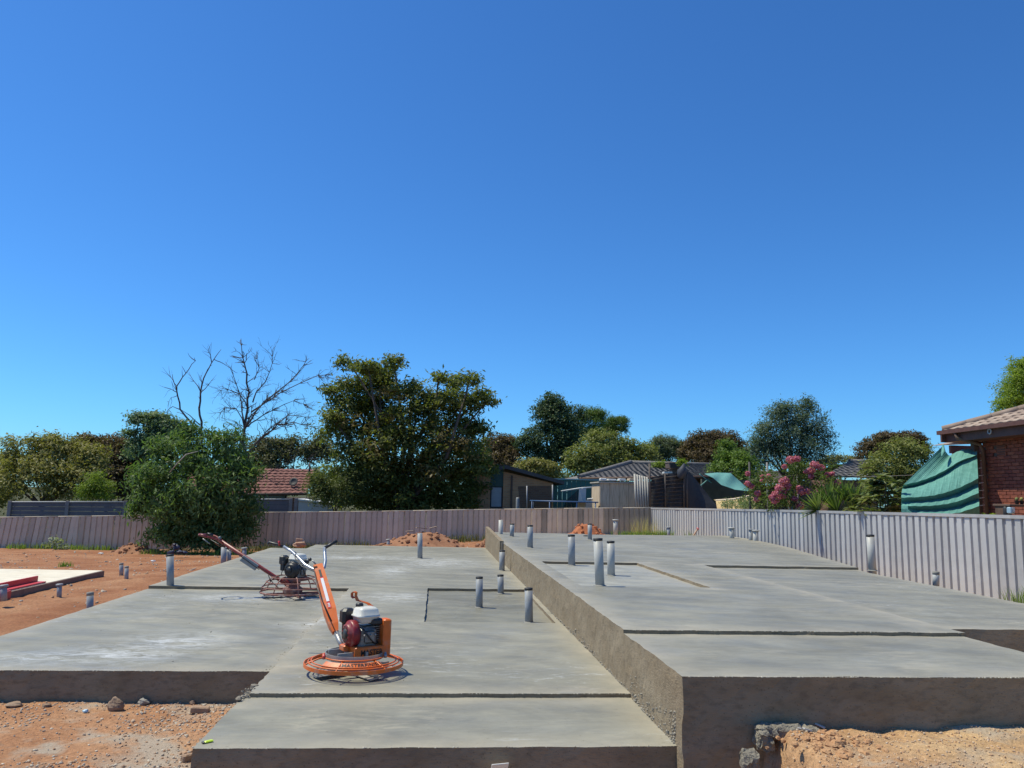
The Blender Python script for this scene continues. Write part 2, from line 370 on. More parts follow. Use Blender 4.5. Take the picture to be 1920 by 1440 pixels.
# ------------------------------------------------------------------ concrete slabs
def concrete_material(name, tone, tan, white=1.0, seed=0.0):
    m = bpy.data.materials.new(name); m.use_nodes = True; N = m.node_tree.nodes; L = m.node_tree.links; b = N['Principled BSDF']
    tc = N.new('ShaderNodeTexCoord')
    def mp(sc, rz=0.0):
        q = N.new('ShaderNodeMapping'); q.inputs['Scale'].default_value = sc; q.inputs['Location'].default_value = (seed, seed * 1.7, 0); q.inputs['Rotation'].default_value = (0, 0, rz); L.new(tc.outputs['Object'], q.inputs[0]); return q.outputs[0]
    def noise(sc, vec, det=6, ro=.6, dist=0.0):
        n = N.new('ShaderNodeTexNoise'); n.inputs['Scale'].default_value = sc; n.inputs['Detail'].default_value = det; n.inputs['Roughness'].default_value = ro; n.inputs['Distortion'].default_value = dist
        L.new(vec, n.inputs['Vector']); return n.outputs['Fac']
    def ramp(src, stops):
        r = N.new('ShaderNodeValToRGB'); e = r.color_ramp.elements
        while len(e) < len(stops): e.new(.5)
        for k, (p, c) in enumerate(stops): e[k].position = p; e[k].color = (*c, 1)
        L.new(src, r.inputs[0]); return r.outputs[0]
    def mix(f, a, c, bt='MIX'):
        x = N.new('ShaderNodeMix'); x.data_type = 'RGBA'; x.blend_type = bt
        for src, k in ((f, 0), (a, 6), (c, 7)):
            if isinstance(src, float): x.inputs[k].default_value = src
            elif isinstance(src, tuple): x.inputs[k].default_value = (*src, 1)
            else: L.new(src, x.inputs[k])
        return x.outputs[2]
    t = np.array(tone); C = lambda k: tuple(t * k)
    big = ramp(noise(.75, mp((1, 1, 1)), 5, .55, 1.2), [(.3, C(.82)), (.5, C(1.0)), (.72, C(1.2))])
    streak = ramp(noise(2.2, mp((.75, 1.5, 1), .25), 7, .65, 2.4), [(.32, (.91, .915, .925)), (.52, (1, 1, 1)), (.7, (1.12, 1.11, 1.09))])
    c = mix(1.0, big, streak, 'MULTIPLY')
    wv = N.new('ShaderNodeTexWave'); wv.wave_type = 'RINGS'; wv.inputs['Scale'].default_value = .55; wv.inputs['Distortion'].default_value = 9; wv.inputs['Detail'].default_value = 5; wv.inputs['Detail Scale'].default_value = 1.1; wv.inputs['Detail Roughness'].default_value = .6
    L.new(mp((1, 1.15, 1), .4), wv.inputs['Vector'])
    swirl = ramp(wv.outputs['Fac'], [(.1, (.94, .94, .945)), (.5, (1.0, 1.0, 1.0)), (.95, (1.06, 1.055, 1.045))])
    c = mix(1.0, c, swirl, 'MULTIPLY')
    fs_ = ramp(noise(9, mp((.45, 2.4, 1), .22), 10, .72, 1.4), [(.36, (.93, .93, .935)), (.5, (1, 1, 1)), (.66, (1.1, 1.095, 1.075))])
    c = mix(1.0, c, fs_, 'MULTIPLY')
    tn = N.new('ShaderNodeMath'); tn.operation = 'MULTIPLY'; L.new(ramp(noise(.9, mp((1, 1, 1), .7), 4, .5), [(.5, (0, 0, 0)), (.64, (.8, .8, .8))]), tn.inputs[0]); L.new(ramp(noise(6, mp((.6, 1.8, 1), .1), 9, .75, 1.0), [(.48, (0, 0, 0)), (.66, (.75, .75, .75))]), tn.inputs[1])
    c = mix(tn.outputs[0], c, tuple(v * 1.15 for v in tan))
    # dry tan rim along the edges (attribute: closeness to an edge) broken up by noise
    at = N.new('ShaderNodeAttribute'); at.attribute_name = 'tint'
    ml = N.new('ShaderNodeMath'); ml.operation = 'MULTIPLY'; L.new(at.outputs['Fac'], ml.inputs[0]); L.new(ramp(noise(2.4, mp((1, 1, 1)), 6, .7), [(.3, (.15, .15, .15)), (.65, (1, 1, 1))]), ml.inputs[1])
    c = mix(ml.outputs[0], c, tan)
    # chalky white bloom in scattered patches
    area = ramp(noise(.42, mp((1, 1, 1)), 3, .5), [(.5, (0, 0, 0)), (.6, (1, 1, 1))])
    spots = ramp(noise(7, mp((.6, 1.6, 1), .3), 8, .75, 1.5), [(.56, (0, 0, 0)), (.68, (1, 1, 1))])
    mm = N.new('ShaderNodeMath'); mm.operation = 'MULTIPLY'; L.new(area, mm.inputs[0]); L.new(spots, mm.inputs[1])
    m2 = N.new('ShaderNodeMath'); m2.operation = 'MULTIPLY'; L.new(mm.outputs[0], m2.inputs[0]); m2.inputs[1].default_value = .62 * white
    c = mix(m2.outputs[0], c, (.62, .64, .66))
    a2 = N.new('ShaderNodeAttribute'); a2.attribute_name = 'bloom'; m3 = N.new('ShaderNodeMath'); m3.operation = 'MULTIPLY'; L.new(a2.outputs['Fac'], m3.inputs[0])
    L.new(ramp(noise(5, mp((.7, 1.5, 1), -.2), 9, .8, 1.2), [(.44, (0, 0, 0)), (.62, (.68, .68, .68))]), m3.inputs[1]); c = mix(m3.outputs[0], c, (.66, .68, .70))
    specks = ramp(noise(55, mp((1, 1, 1)), 2, .5), [(.70, (1, 1, 1)), (.76, (.55, .5, .45))])
    c = mix(1.0, c, specks, 'MULTIPLY')
    L.new(c, b.inputs['Base Color'])
    L.new(ramp(noise(1.4, mp((.7, 1.6, 1)), 6, .6, 1.0), [(.3, (.4, .4, .4)), (.7, (.72, .72, .72))]), b.inputs['Roughness'])
    b.inputs['Specular IOR Level'].default_value = .35
    bp = N.new('ShaderNodeBump'); bp.inputs['Strength'].default_value = .18; bp.inputs['Distance'].default_value = .01; L.new(noise(22, mp((1, 1, 1)), 8, .7), bp.inputs['Height']); L.new(bp.outputs[0], b.inputs['Normal'])
    MATS[name] = m; return m
CON = concrete_material('fresh_concrete', (.234, .225, .184), (.36, .32, .245))
CON2 = concrete_material('fresh_concrete_upper', (.224, .216, .18), (.36, .325, .255), .35, 4.3)
CON4 = concrete_material('fresh_concrete_rough', (.185, .178, .142), (.30, .265, .2), .5, 2.7)
CON3 = concrete_material('fresh_concrete_recess', (.29, .285, .25), (.36, .33, .27), .2, 8.1)
CONF = mat('formed_concrete', (.205, .152, .092), (.29, .23, .155), 2.0, .9, .38, 40, c3=(.145, .108, .07), c3scale=14, c3amt=.6, stretch=(1, 1, 2.2))

BLOOM = [(*G(px, py, 0)[:2], rx, ry) for px, py, rx, ry in [(735, 1070, .35, 1.3), (745, 1120, .45, .5), (235, 1215, .55, .45), (120, 1222, .6, .3), (330, 1195, .5, .5), (480, 1115, 1.1, .4), (690, 1046, 1.6, .6), (820, 1055, .9, 1.2), (640, 1158, .25, .3), (590, 1165, .4, .25)]]
def pinholes(m):                          # air holes and darker flecks of a stripped form face
    N = m.node_tree.nodes; L = m.node_tree.links; b = N['Principled BSDF']; src = b.inputs['Base Color'].links[0].from_socket; tc = N.new('ShaderNodeTexCoord'); v = N.new('ShaderNodeTexVoronoi'); v.inputs['Scale'].default_value = 34
    L.new(tc.outputs['Object'], v.inputs['Vector']); r = N.new('ShaderNodeValToRGB'); r.color_ramp.elements[0].position = .10; r.color_ramp.elements[0].color = (.35, .33, .3, 1); r.color_ramp.elements[1].position = .17; r.color_ramp.elements[1].color = (1, 1, 1, 1)
    L.new(v.outputs['Distance'], r.inputs[0]); x = N.new('ShaderNodeMix'); x.data_type = 'RGBA'; x.blend_type = 'MULTIPLY'; x.inputs[0].default_value = .55; L.new(src, x.inputs[6]); L.new(r.outputs[0], x.inputs[7]); L.new(x.outputs[2], b.inputs['Base Color'])
pinholes(CONF)
def terrace(root, rects, step, zbot, warp, tops, dist_rects):
    xs = sorted({round(r[k], 4) for r in rects for k in (1, 2)}); ys = sorted({round(r[k], 4) for r in rects for k in (3, 4)})
    def fine(a, fn):
        out = []
        for p, q in zip(a[:-1], a[1:]):
            n = max(1, int(math.ceil((q - p) / fn((p + q) / 2)))); out += [p + (q - p) * i / n for i in range(n)]
        return np.array(out + [a[-1]])
    ys2 = [ys[0]]
    for p, q in zip(ys[:-1], ys[1:]):
        while q - p > 1.2: p += 1.0; ys2.append(p)
        ys2.append(q)
    xs, ys = fine(xs, lambda v: step[0]), fine(ys2, step[1])
    cx_, cy_ = (xs[:-1] + xs[1:]) / 2, (ys[:-1] + ys[1:]) / 2
    part = -np.ones((len(cy_), len(cx_)), int); zz = np.full(part.shape, zbot)
    names = []
    for nm, x0, x1, y0, y1, z in rects:
        if nm not in names: names.append(nm)
        mk = ((cy_ > y0) & (cy_ < y1))[:, None] & ((cx_ > x0) & (cx_ < x1))[None, :]
        part[mk] = names.index(nm); zz[mk] = z
    def disp(V):
        V = np.array(V, float); p = V * 1.0
        n = np.stack([vnoise(p * 9, 1) + .6 * vnoise(p * 31, 2), vnoise(p * 9 + 40, 3) + .6 * vnoise(p * 31, 4), vnoise(p * 7 + 80, 5)], 1)
        amp = np.array([.0065, .0065, .0028]); V = V + n * amp
        return warp(V)
    nobj = []
    for k, nm in enumerate(names):
        V = []; Fs = []; idx = {}; T = []
        def vid(x, y, z):
            key = (round(x, 5), round(y, 5), round(z, 5))
            if key not in idx: idx[key] = len(V); V.append(key)
            return idx[key]
        sV = []; sF = []
        H, Wd = part.shape
        for j in range(H):
            for i in range(Wd):
                if part[j, i] != k: continue
                z = zz[j, i]; x0, x1, y0, y1 = xs[i], xs[i + 1], ys[j], ys[j + 1]
                Fs.append((vid(x0, y0, z), vid(x1, y0, z), vid(x1, y1, z), vid(x0, y1, z)))
                for dj, di, a, b_ in ((-1, 0, (x0, y0), (x1, y0)), (1, 0, (x1, y1), (x0, y1)), (0, -1, (x0, y1), (x0, y0)), (0, 1, (x1, y0), (x1, y1))):
                    jj, i2 = j + dj, i + di
                    zo = zz[jj, i2] if 0 <= jj < H and 0 <= i2 < Wd else zbot
                    if zo < z - 1e-4:
                        d = z - zo; nr = 1 if d < .12 else max(2, int(d / .07))
                        for q in range(nr):
                            za, zb = z - d * q / nr, z - d * (q + 1) / nr; o = len(sV)
                            sV += [(a[0], a[1], zb), (b_[0], b_[1], zb), (b_[0], b_[1], za), (a[0], a[1], za)]; sF.append((o, o + 1, o + 2, o + 3))
        V = np.array(V)
        r = [q for q in rects if q[0] == nm]; ed = np.full(len(V), 9.0)
        for (ax, pos, lo, hi) in dist_rects:
            u, w = (V[:, 0], V[:, 1]) if ax == 'x' else (V[:, 1], V[:, 0])
            inr = (w > lo - .3) & (w < hi + .3); ed = np.minimum(ed, np.where(inr, np.abs(u - pos), 9))
        tint = np.clip(1 - ed / .38, 0, 1) ** 1.6
        o = mesh_np(nm, disp(V), Fs, (CON3 if tops is CON2 else CON4) if nm == 'wet_area_floor' else tops, root, tint=tint)
        bl_ = np.zeros(len(V))
        for (bx, by, brx, bry) in BLOOM: bl_ = np.maximum(bl_, np.exp(-((V[:, 0] - bx) / brx) ** 2 - ((V[:, 1] - by) / bry) ** 2))
        a_ = o.data.attributes.new('bloom', 'FLOAT', 'POINT'); a_.data.foreach_set('value', bl_.astype(np.float32))
        nobj.append(o)
        if sF: mesh_np('edge_face', disp(sV), sF, CONF, o)
    return nobj
S1 = empty('concrete_slab', (-1.4, 5.09, -.35)); tag(S1, 'lower fresh grey concrete house slab carrying the two trowel machines', 'concrete slab', 'fresh concrete house slabs')
# rests on the ground: the bottom sits inside the fill
stepy = lambda v: .05 if v < 7.6 else (.12 if v < 14 else .25)
terrace(S1, [('main_floor', -1.35, 1.585, 6.21, 23.45, 0.0), ('main_floor', -4.45, -1.35, 12.86, 21.8, 0.0), ('main_floor', -3.5, -1.35, 21.8, 23.45, 0.0),
             ('garage_floor', -4.45, -1.35, 7.145, 12.86, -.045), ('wet_area_floor', -.1, 1.5, 9.61, 13.03, -.04), ('front_porch', -1.40, 1.585, 5.02, 6.21, -.03)],
        (.075, stepy), -.8, lambda V: V, CON,
        [('x', -1.35, 6.2, 12.86), ('x', -4.45, 7, 21.8), ('y', 7.145, -4.5, -1.3), ('y', 6.21, -1.4, 1.6), ('y', 5.02, -1.4, 1.6), ('x', 1.57, 5, 23.5), ('y', 12.86, -4.4, -1.35), ('y', 23.45, -4, 1.5)])
S2 = empty('concrete_slab', (1.57, 5.0, 0.0)); tag(S2, 'upper fresh concrete house slab half a metre above the other, beside the ribbed fence', 'concrete slab', 'fresh concrete house slabs')
def warp2(V):
    x, y, z = V[:, 0].copy(), V[:, 1], V[:, 2].copy()
    xr = np.interp(y, [5, 8.7, 12.5, 18, 21.5, 23.6], [6.9, 6.95, 7.2, 8.45, 8.95, 8.95]); t = np.clip((x - 4.6) / (7.3 - 4.6), 0, 1.02)
    x = np.where(x > 4.6, 4.6 + t * (xr - 4.6), x)
    z = z + np.where(z > .2, .05 * t * sstep(13, 22, y), 0)
    return np.stack([x, y, z], 1)
terrace(S2, [('main_floor', 1.57, 4.55, 6.42, 23.8, .45), ('main_floor', 4.55, 7.3, 13.0, 23.5, .45), ('garage_floor', 4.55, 7.3, 6.86, 13.0, .41),
             ('wet_area_floor', 1.80, 3.45, 9.6, 13.2, .41), ('front_porch', 1.57, 4.53, 4.90, 6.42, .42)],
        (.075, stepy), -.8, warp2, CON2,
        [('x', 1.57, 5, 23.8), ('y', 6.42, 1.5, 4.6), ('y', 4.90, 1.5, 4.6), ('x', 4.55, 6.2, 13), ('y', 6.86, 4.5, 7.4), ('y', 13.0, 4.5, 7.4), ('x', 7.3, 6.8, 23.6), ('y', 23.7, 1.5, 7.3), ('x', 3.45, 9.6, 13.2), ('y', 13.2, 1.8, 3.45)])
# raised nib at the far end of the dividing wall
nib = MB(); nib.prism([(18.2, 0.0), (23.6, 0.0), (23.6, .62), (18.2, .50)], 1.49, 1.58, lambda a, b, h: (h, a, b)); nib.build('end_nib', CONF, S2)
nib = MB(); nib.box((1.535, 18.0, .23), (.05, .06, .47)); nib.build('joint_board', mat('joint_timber', (.22, .18, .13), (.3, .25, .19), 8), S2)
# honeycombed aggregate along the foot of the dividing wall and the front corners
def crumbs(n, fn, smin, smax, name, m, parent, sd=0):
    P = np.array([fn() for _ in range(n)]); s = smin + (smax - smin) * RNG.random(n) ** 2.2
    base = np.array([(-1, -1, -.6), (1, -.8, -.6), (.8, 1, -.6), (-1, .9, -.6), (-.6, -.6, .6), (.7, -.5, .5), (.5, .6, .7), (-.5, .6, .5)])
    Fb = np.array([(3, 2, 1, 0), (4, 5, 6, 7), (0, 1, 5, 4), (1, 2, 6, 5), (2, 3, 7, 6), (3, 0, 4, 7)])
    an = RNG.random(n) * 6.28; ca, sa = np.cos(an), np.sin(an)
    B = base[None] * (0.6 + .8 * RNG.random((n, 8, 1))) * (0.55 + .7 * RNG.random((n, 1, 3)))
    x = B[:, :, 0] * ca[:, None] - B[:, :, 1] * sa[:, None]; y = B[:, :, 0] * sa[:, None] + B[:, :, 1] * ca[:, None]
    V = np.stack([x, y, B[:, :, 2]], -1) * (s * .5)[:, None, None] + P[:, None, :]
    Fs = (Fb[None] + (np.arange(n) * 8)[:, None, None]).reshape(-1, 4)
    return mesh_np(name, V.reshape(-1, 3), Fs, m, parent, tint=np.repeat(RNG.random(n), 8))
def stonemat(name, cols):
    m = bpy.data.materials.new(name); m.use_nodes = True; N = m.node_tree.nodes; L = m.node_tree.links; b = N['Principled BSDF']; b.inputs['Roughness'].default_value = .9
    at = N.new('ShaderNodeAttribute'); at.attribute_name = 'tint'; r = N.new('ShaderNodeValToRGB'); e = r.color_ramp.elements
    while len(e) < len(cols): e.new(.5)
    for k, c in enumerate(cols): e[k].position = k / (len(cols) - 1); e[k].color = (*c, 1)
    L.new(at.outputs['Fac'], r.inputs[0]); L.new(r.outputs[0], b.inputs['Base Color']); MATS[name] = m; return m
AGG = stonemat('concrete_aggregate', [(.2, .175, .14), (.3, .27, .22), (.25, .22, .18)])
def wallfoot():
    y = 5.05 + 9 * random.random() ** 1.8; lo = -.03 if y < 6.21 else 0
    h = ((.2 if y < 6.4 else .02 + .08 * max(0, math.sin(y * 1.7))) * random.random() ** 1.5)
    return (1.571 + .006 * random.random(), y, lo + h)
tag(crumbs(1100, wallfoot, .008, .026, 'exposed_aggregate', AGG, S2), kind='stuff')
def leftedge():
    k = random.random()
    if random.random() < .25: return (-4.2 + 5.6 * random.random(), 6.3 + 8 * random.random(), .001 if random.random() < .5 else -.044)
    if k < .45: return (-1.36 - .1 * random.random() ** 2, 7.15 + 5.6 * random.random() ** 1.6, -.045)
    if k < .75: return (-1.41 + .07 * random.random(), 6.1 + .25 * random.random(), -.06 + .08 * random.random())
    return (-1.35 + 2.9 * random.random(), 6.2 - .03 * random.random(), -.05)
def frontlip():
    k = random.random()
    if k < .3: return (-4.4 + 3.05 * random.random(), 7.142, -.047 + .004 * random.random())
    if k < .55: return (-1.38 + 2.95 * random.random(), 5.018, -.031 + .003 * random.random())
    return (-1.34 + 2.9 * random.random(), 6.207, -.002)
tag(crumbs(520, frontlip, .004, .013, 'edge_burr', stonemat('pale_laitance', [(.38, .35, .28), (.46, .43, .36), (.3, .27, .21)]), S1), kind='stuff')
tag(crumbs(520, lambda: ((1.6 + 2.9 * random.random(), 4.898, .418) if random.random() < .6 else (1.6 + 2.9 * random.random(), 6.417, .448)), .004, .013, 'edge_burr', MATS['pale_laitance'], S2), kind='stuff')
tag(crumbs(420, leftedge, .004, .02, 'loose_crumbs', AGG, S1), kind='stuff')
cr = MB()
for k in range(26):
    cr.lump((-1.40 + .06 * random.random(), 6.1 + .35 * random.random(), -.16 + .15 * random.random()), .02 + .025 * random.random(), k, n=5)
tag(cr.build('rough_corner', AGG, S1), kind='stuff')

# ------------------------------------------------------------------ third, older slab at the left edge with red formwork
SIDESHADE = mat('shaded_side_brown', (.17, .11, .08), (.25, .17, .125), 6, .85); PALE = mat('pale_concrete', (.62, .55, .43), (.74, .68, .56), 1.3, .9, .2, 40, c3=(.42, .38, .3), c3scale=3, c3amt=.5)
z3 = -.10
p1, p2, p3 = G(195, 1069, z3), G(0, 1064, z3), G(82, 1096, z3)
S3 = empty('concrete_slab', (p1[0], p1[1], -.3)); tag(S3, 'pale sunlit older concrete slab at the left edge of the site', 'concrete slab')
mb = MB(); mb.box((p1[0] - 3.0, (16.1 + 9.5) / 2, z3 - .1), (6.0, 16.1 - 9.5, .2)); mb.build('floor', PALE, S3)
rq = G(70, 1081, 0.0); mb = MB(); mb.box((rq[0] - 3.03, (rq[1] + 9.4) / 2, -.05), (6.0, rq[1] - 9.4, .097)); mb.build('raised_floor', PALE, S3)
mb = MB(); mb.box((p1[0] + .02, (16.1 + 9.5) / 2, z3 - .09), (.035, 6.58, .17)); mb.build('shaded_side_strip', SIDESHADE, S3)  # dark strip added to colour in the slab's shaded, dirty side; no real board
REDP = mat('red_form_paint', (.5, .035, .045), (.6, .07, .07), 3, .45)
def formboard(label, a, b, h, t):
    a, b = np.array(a), np.array(b); o = empty('formwork_board', (a + b) / 2); tag(o, label, 'formwork', 'red formwork boards of the pale slab')
    d = b - a; L_ = np.linalg.norm(d); Mx = basis(d)
    m_ = MB(); m_.box((a + b) / 2 + np.array([0, 0, h / 2]), (L_, t, h), Mx); m_.build('board', REDP, o)
    m_ = MB(); m_.box((a + b) / 2 + Mx @ np.array([0, -.09, .012]), (L_, .12, .02), Mx); m_.build('foot_flange', REDP, o)
    for q in (.2, .5, .8):
        m_ = MB(); c = a + d * q + Mx @ np.array([0, t * .5 + .012, h * .5]); m_.box(c, (.03, .02, h * .9), Mx); m_.build('stiffener', REDP, o)
gz3 = z3 - .1
formboard('long red steel formwork board along the raised edge of the pale slab', (rq[0], 9.6, z3 + .002), (rq[0], rq[1], z3 + .002), .11, .03)
q1 = G(13, 1130, -.25); formboard('short red formwork board low at the left edge nearest the viewer', (q1[0] + .03, 8.8, -.24), (q1[0] + .03, q1[1], -.24), .17, .03)
# ------------------------------------------------------------------ fences
YF = 29.5
_ft = [W(px, py, YF) for px, py in [(-260, 972), (0, 970), (240, 967), (480, 961), (700, 959), (900, 955.5), (1100, 953), (1217, 952), (1300, 951)]]
def ftop(x): return float(np.interp(x, [p[0] for p in _ft], [p[2] for p in _ft]))
def sheet_mesh(name, w, h, d, g):
    xs_ = [0, g * .35, g * .35 + d * .35, w - g * .65 - d * .35, w - g * .65, w]; ys_ = [0, 0, -d, -d, 0, 0]
    V = [(x, y, 0) for x, y in zip(xs_, ys_)] + [(x, y, h) for x, y in zip(xs_, ys_)]
    V += [(x, y + .004, 0) for x, y in zip(xs_, ys_)] + [(x, y + .004, h) for x, y in zip(xs_, ys_)]
    Fs = []
    for i in range(5): Fs += [(i, i + 1, 7 + i, 6 + i), (12 + i, 18 + i, 19 + i, 13 + i), (6 + i, 7 + i, 19 + i, 18 + i)]
    me = bpy.data.meshes.new(name); me.from_pydata(V, [], Fs); me.update(); return me
FGREY = mat('weathered_mauve_sheet', (.50, .425, .33), (.60, .515, .40), 1.2, .75, .15, 20, c3=(.3, .25, .22), c3scale=2.5, c3amt=.6)
FGREY2 = mat('weathered_mauve_sheet_b', (.56, .48, .375), (.64, .555, .43), 1.6, .75, .15, 20, c3=(.36, .3, .27), c3scale=3, c3amt=.5)
FSTAIN = mat('stained_dark_sheet', (.22, .2, .16), (.38, .345, .29), 1.5, .85)
[vary(q) for q in (FGREY, FGREY2)]
fb = empty('sheet_fence', (-4, YF, ground_z(-4, YF))); tag(fb, 'long mauve grey ribbed sheet fence across the back of the site', 'fence')
sm = [sheet_mesh('sheet', .2, 1.22, .03, .034) for _ in range(3)]
sm[0].materials.append(FGREY); sm[1].materials.append(FGREY2); sm[2].materials.append(FSTAIN)
x = -17.0; k = 0
while x < 8.25:
    st = 2 if (x > 6.2 or random.random() < .03) else (1 if random.random() < .38 else 0)
    o = linkmesh('sheet', sm[st], None, fb)
    o.location = Vector((x, YF + random.uniform(-.006, .006), ftop(x + .1) - 1.22 + random.uniform(-.012, .006))) - fb.location
    o.rotation_euler = (random.uniform(-.01, .01), random.uniform(-.012, .012) + (.09 if x < -13.2 else 0), random.uniform(-.02, .02))
    x += .2; k += 1
xs_ = np.arange(-17, 8.31, 1.15)
for a, b in zip(xs_[:-1], xs_[1:]):
    m_ = MB(); za, zb = ftop(a), ftop(b); m_.tube([(a, YF - .012, za), (b - .01, YF - .012, zb)], .022, 6); m_.build('top_rail', FGREY, fb)
# right-hand ribbed fence, steel blue-grey in the sun
FA, FB_ = np.array([10.75, 8.4]), np.array([8.3, 29.5]); FD = (FB_ - FA) / np.linalg.norm(FB_ - FA); FLN = np.linalg.norm(FB_ - FA)
def fpt(s): return FA + FD * s
def rtop(y): return float(np.interp(y, [8.4, 12.7, 20, 29.5], [1.425, 1.405, 1.355, ftop(8.2)]))
STEEL = mat('steel_blue_grey', (.41, .41, .42), (.49, .49, .50), 1.5, .5, .05, 20, c3=(.33, .32, .33), c3scale=4, c3amt=.35, metal=.0)
STEEL2 = mat('steel_blue_grey_b', (.38, .38, .39), (.46, .46, .47), 1.9, .5, .05, 20, c3=(.3, .29, .3), c3scale=5, c3amt=.4)
[vary(q, .9, 1.06) for q in (STEEL, STEEL2)]
fr_ = empty('ribbed_fence', (*fpt(8), ground_z(*fpt(8)))); tag(fr_, 'pale blue grey ribbed steel fence running down the right side', 'fence')
sm2 = [sheet_mesh('sheet', .19, 1.5, .04, .045) for _ in range(2)]; sm2[0].materials.append(STEEL); sm2[1].materials.append(STEEL2)
ang = math.atan2(-FD[1], -FD[0])
s = 0.0
while s < FLN:
    p = fpt(s + .19); o = linkmesh('sheet', sm2[0 if random.random() < .6 else 1], None, fr_)
    o.location = Vector((p[0], p[1], rtop(p[1]) - 1.5 + random.uniform(-.004, .004))) - fr_.location
    o.rotation_euler = (random.uniform(-.006, .006), 0, ang + random.uniform(-.01, .01)); s += .19
s = 0.0
while s < FLN - .1:
    a, b = fpt(s), fpt(min(s + 2.3, FLN)); m_ = MB(); za, zb = rtop(a[1]), rtop(b[1])
    nrm = np.array([-FD[1], FD[0]])
    m_.add([(a[0] + nrm[0] * q, a[1] + nrm[1] * q, za + h) for q, h in ((.055, -.05), (.06, .01), (-.03, .01), (-.03, -.05))] + [(b[0] + nrm[0] * q, b[1] + nrm[1] * q, zb + h) for q, h in ((.055, -.05), (.06, .01), (-.03, .01), (-.03, -.05))],
           [(0, 1, 5, 4), (1, 2, 6, 5), (2, 3, 7, 6), (3, 0, 4, 7), (0, 3, 2, 1), (4, 5, 6, 7)])
    m_.build('top_rail', STEEL2, fr_); s += 2.3
# short slatted fence sections standing behind the mauve fence
SLATG = mat('slate_board', (.12, .105, .115), (.17, .15, .155), 2, .8); POSTG = mat('post_grey', (.2, .17, .16), (.27, .235, .22), 3, .8)
def slatfence(label, x0px, x1px, ytop, ybot, Yd_, posts, nb):
    a, b = W(x0px, ytop, Yd_), W(x1px, ytop, Yd_); zb_ = W((x0px + x1px) / 2, ybot, Yd_)[2]
    o = empty('slat_fence', ((a[0] + b[0]) / 2, Yd_, ground_z((a[0] + b[0]) / 2, Yd_))); tag(o, label, 'fence')
    for q in range(nb):
        f0, f1 = (q + .03) / nb, (q + .97) / nb
        m_ = MB(); m_.add([(a[0], Yd_, a[2] + (zb_ - a[2]) * f1), (b[0], Yd_, b[2] + (zb_ - b[2]) * f1), (b[0], Yd_, b[2] + (zb_ - b[2]) * f0), (a[0], Yd_, a[2] + (zb_ - a[2]) * f0),
                          (a[0], Yd_ + .03, a[2] + (zb_ - a[2]) * f1), (b[0], Yd_ + .03, b[2] + (zb_ - b[2]) * f1), (b[0], Yd_ + .03, b[2] + (zb_ - b[2]) * f0), (a[0], Yd_ + .03, a[2] + (zb_ - a[2]) * f0)],
                         [(0, 1, 2, 3), (7, 6, 5, 4), (3, 2, 6, 7), (0, 4, 5, 1), (1, 5, 6, 2), (4, 0, 3, 7)]); m_.build('board', SLATG, o)
    m_ = MB(); m_.tube([a + np.array([0, -.02, .02]), b + np.array([0, -.02, .02])], .03, 6); m_.build('top_rail', mat('pale_cap', (.42, .42, .42)), o)
    for px in posts:
        p = W(px, ytop - 3, Yd_); g0 = ground_z(p[0], Yd_); m_ = MB(); m_.box((p[0], Yd_ - .04, (p[2] + g0) / 2), (.14, .06, p[2] - g0), bev=.01); m_.build('post', POSTG, o)
slatfence('dark slate board fence with grey posts behind the left end of the mauve fence', 20, 238, 942, 975, 33.0, (20, 128, 236), 4)
slatfence('small dark board fence section under the red tiled roof', 478, 548, 937, 975, 33.0, (546, 556), 4)

def bf(px, d=1.0):                       # depth of a point d metres behind the right fence, in the direction of a photo column
    r_ = ray(px, 955); k = np.linalg.solve(np.array([[r_[0], -FD[0]], [r_[1], -FD[1]]]), FA); return float(k[0] * r_[1]) + d
# ------------------------------------------------------------------ houses and sheds behind the fences
def hroof(name, A, B, Cc, D, m, parent, courses, tile_w, th=.05, sub=None):
    """tiled slope: A,B eave corners, D,C ridge corners; each course is a stepped strip with a scalloped lower edge"""
    A, B, Cc, D = map(np.array, (A, B, Cc, D)); up = np.cross(B - A, D - A); up = up / np.linalg.norm(up); up = up if up[2] > 0 else -up
    for q in range(courses):
        f0, f1 = q / courses, min(1.0, (q + 1.12) / courses)
        a, b = A + (D - A) * f0, B + (Cc - B) * f0; c, d = B + (Cc - B) * f1, A + (D - A) * f1
        n = max(2, int(np.linalg.norm(b - a) / tile_w) * 2); V = []; Fs = []
        for i in range(n + 1):
            t = i / n; w = (.5 if i % 2 else 1.0) * th
            V += [a + (b - a) * t + up * w, d + (c - d) * t + up * (w - th * .7), a + (b - a) * t + up * (w - th * .8)]
        for i in range(n): Fs += [(i * 3, i * 3 + 3, i * 3 + 4, i * 3 + 1), (i * 3 + 2, i * 3 + 5, i * 3 + 3, i * 3)]
        mesh_np('tile_course', V, Fs, m, parent)
TRED = mat('red_roof_tile', (.14, .05, .038), (.215, .085, .064), 5, .85, c3=(.12, .06, .05), c3scale=9, c3amt=.6)
TGREY = mat('grey_roof_tile', (.11, .10, .098), (.2, .185, .175), 4, .85, c3=(.26, .24, .22), c3scale=8, c3amt=.5)
BRICKF = bpy.data.materials.new('far_brick'); BRICKF.use_nodes = True
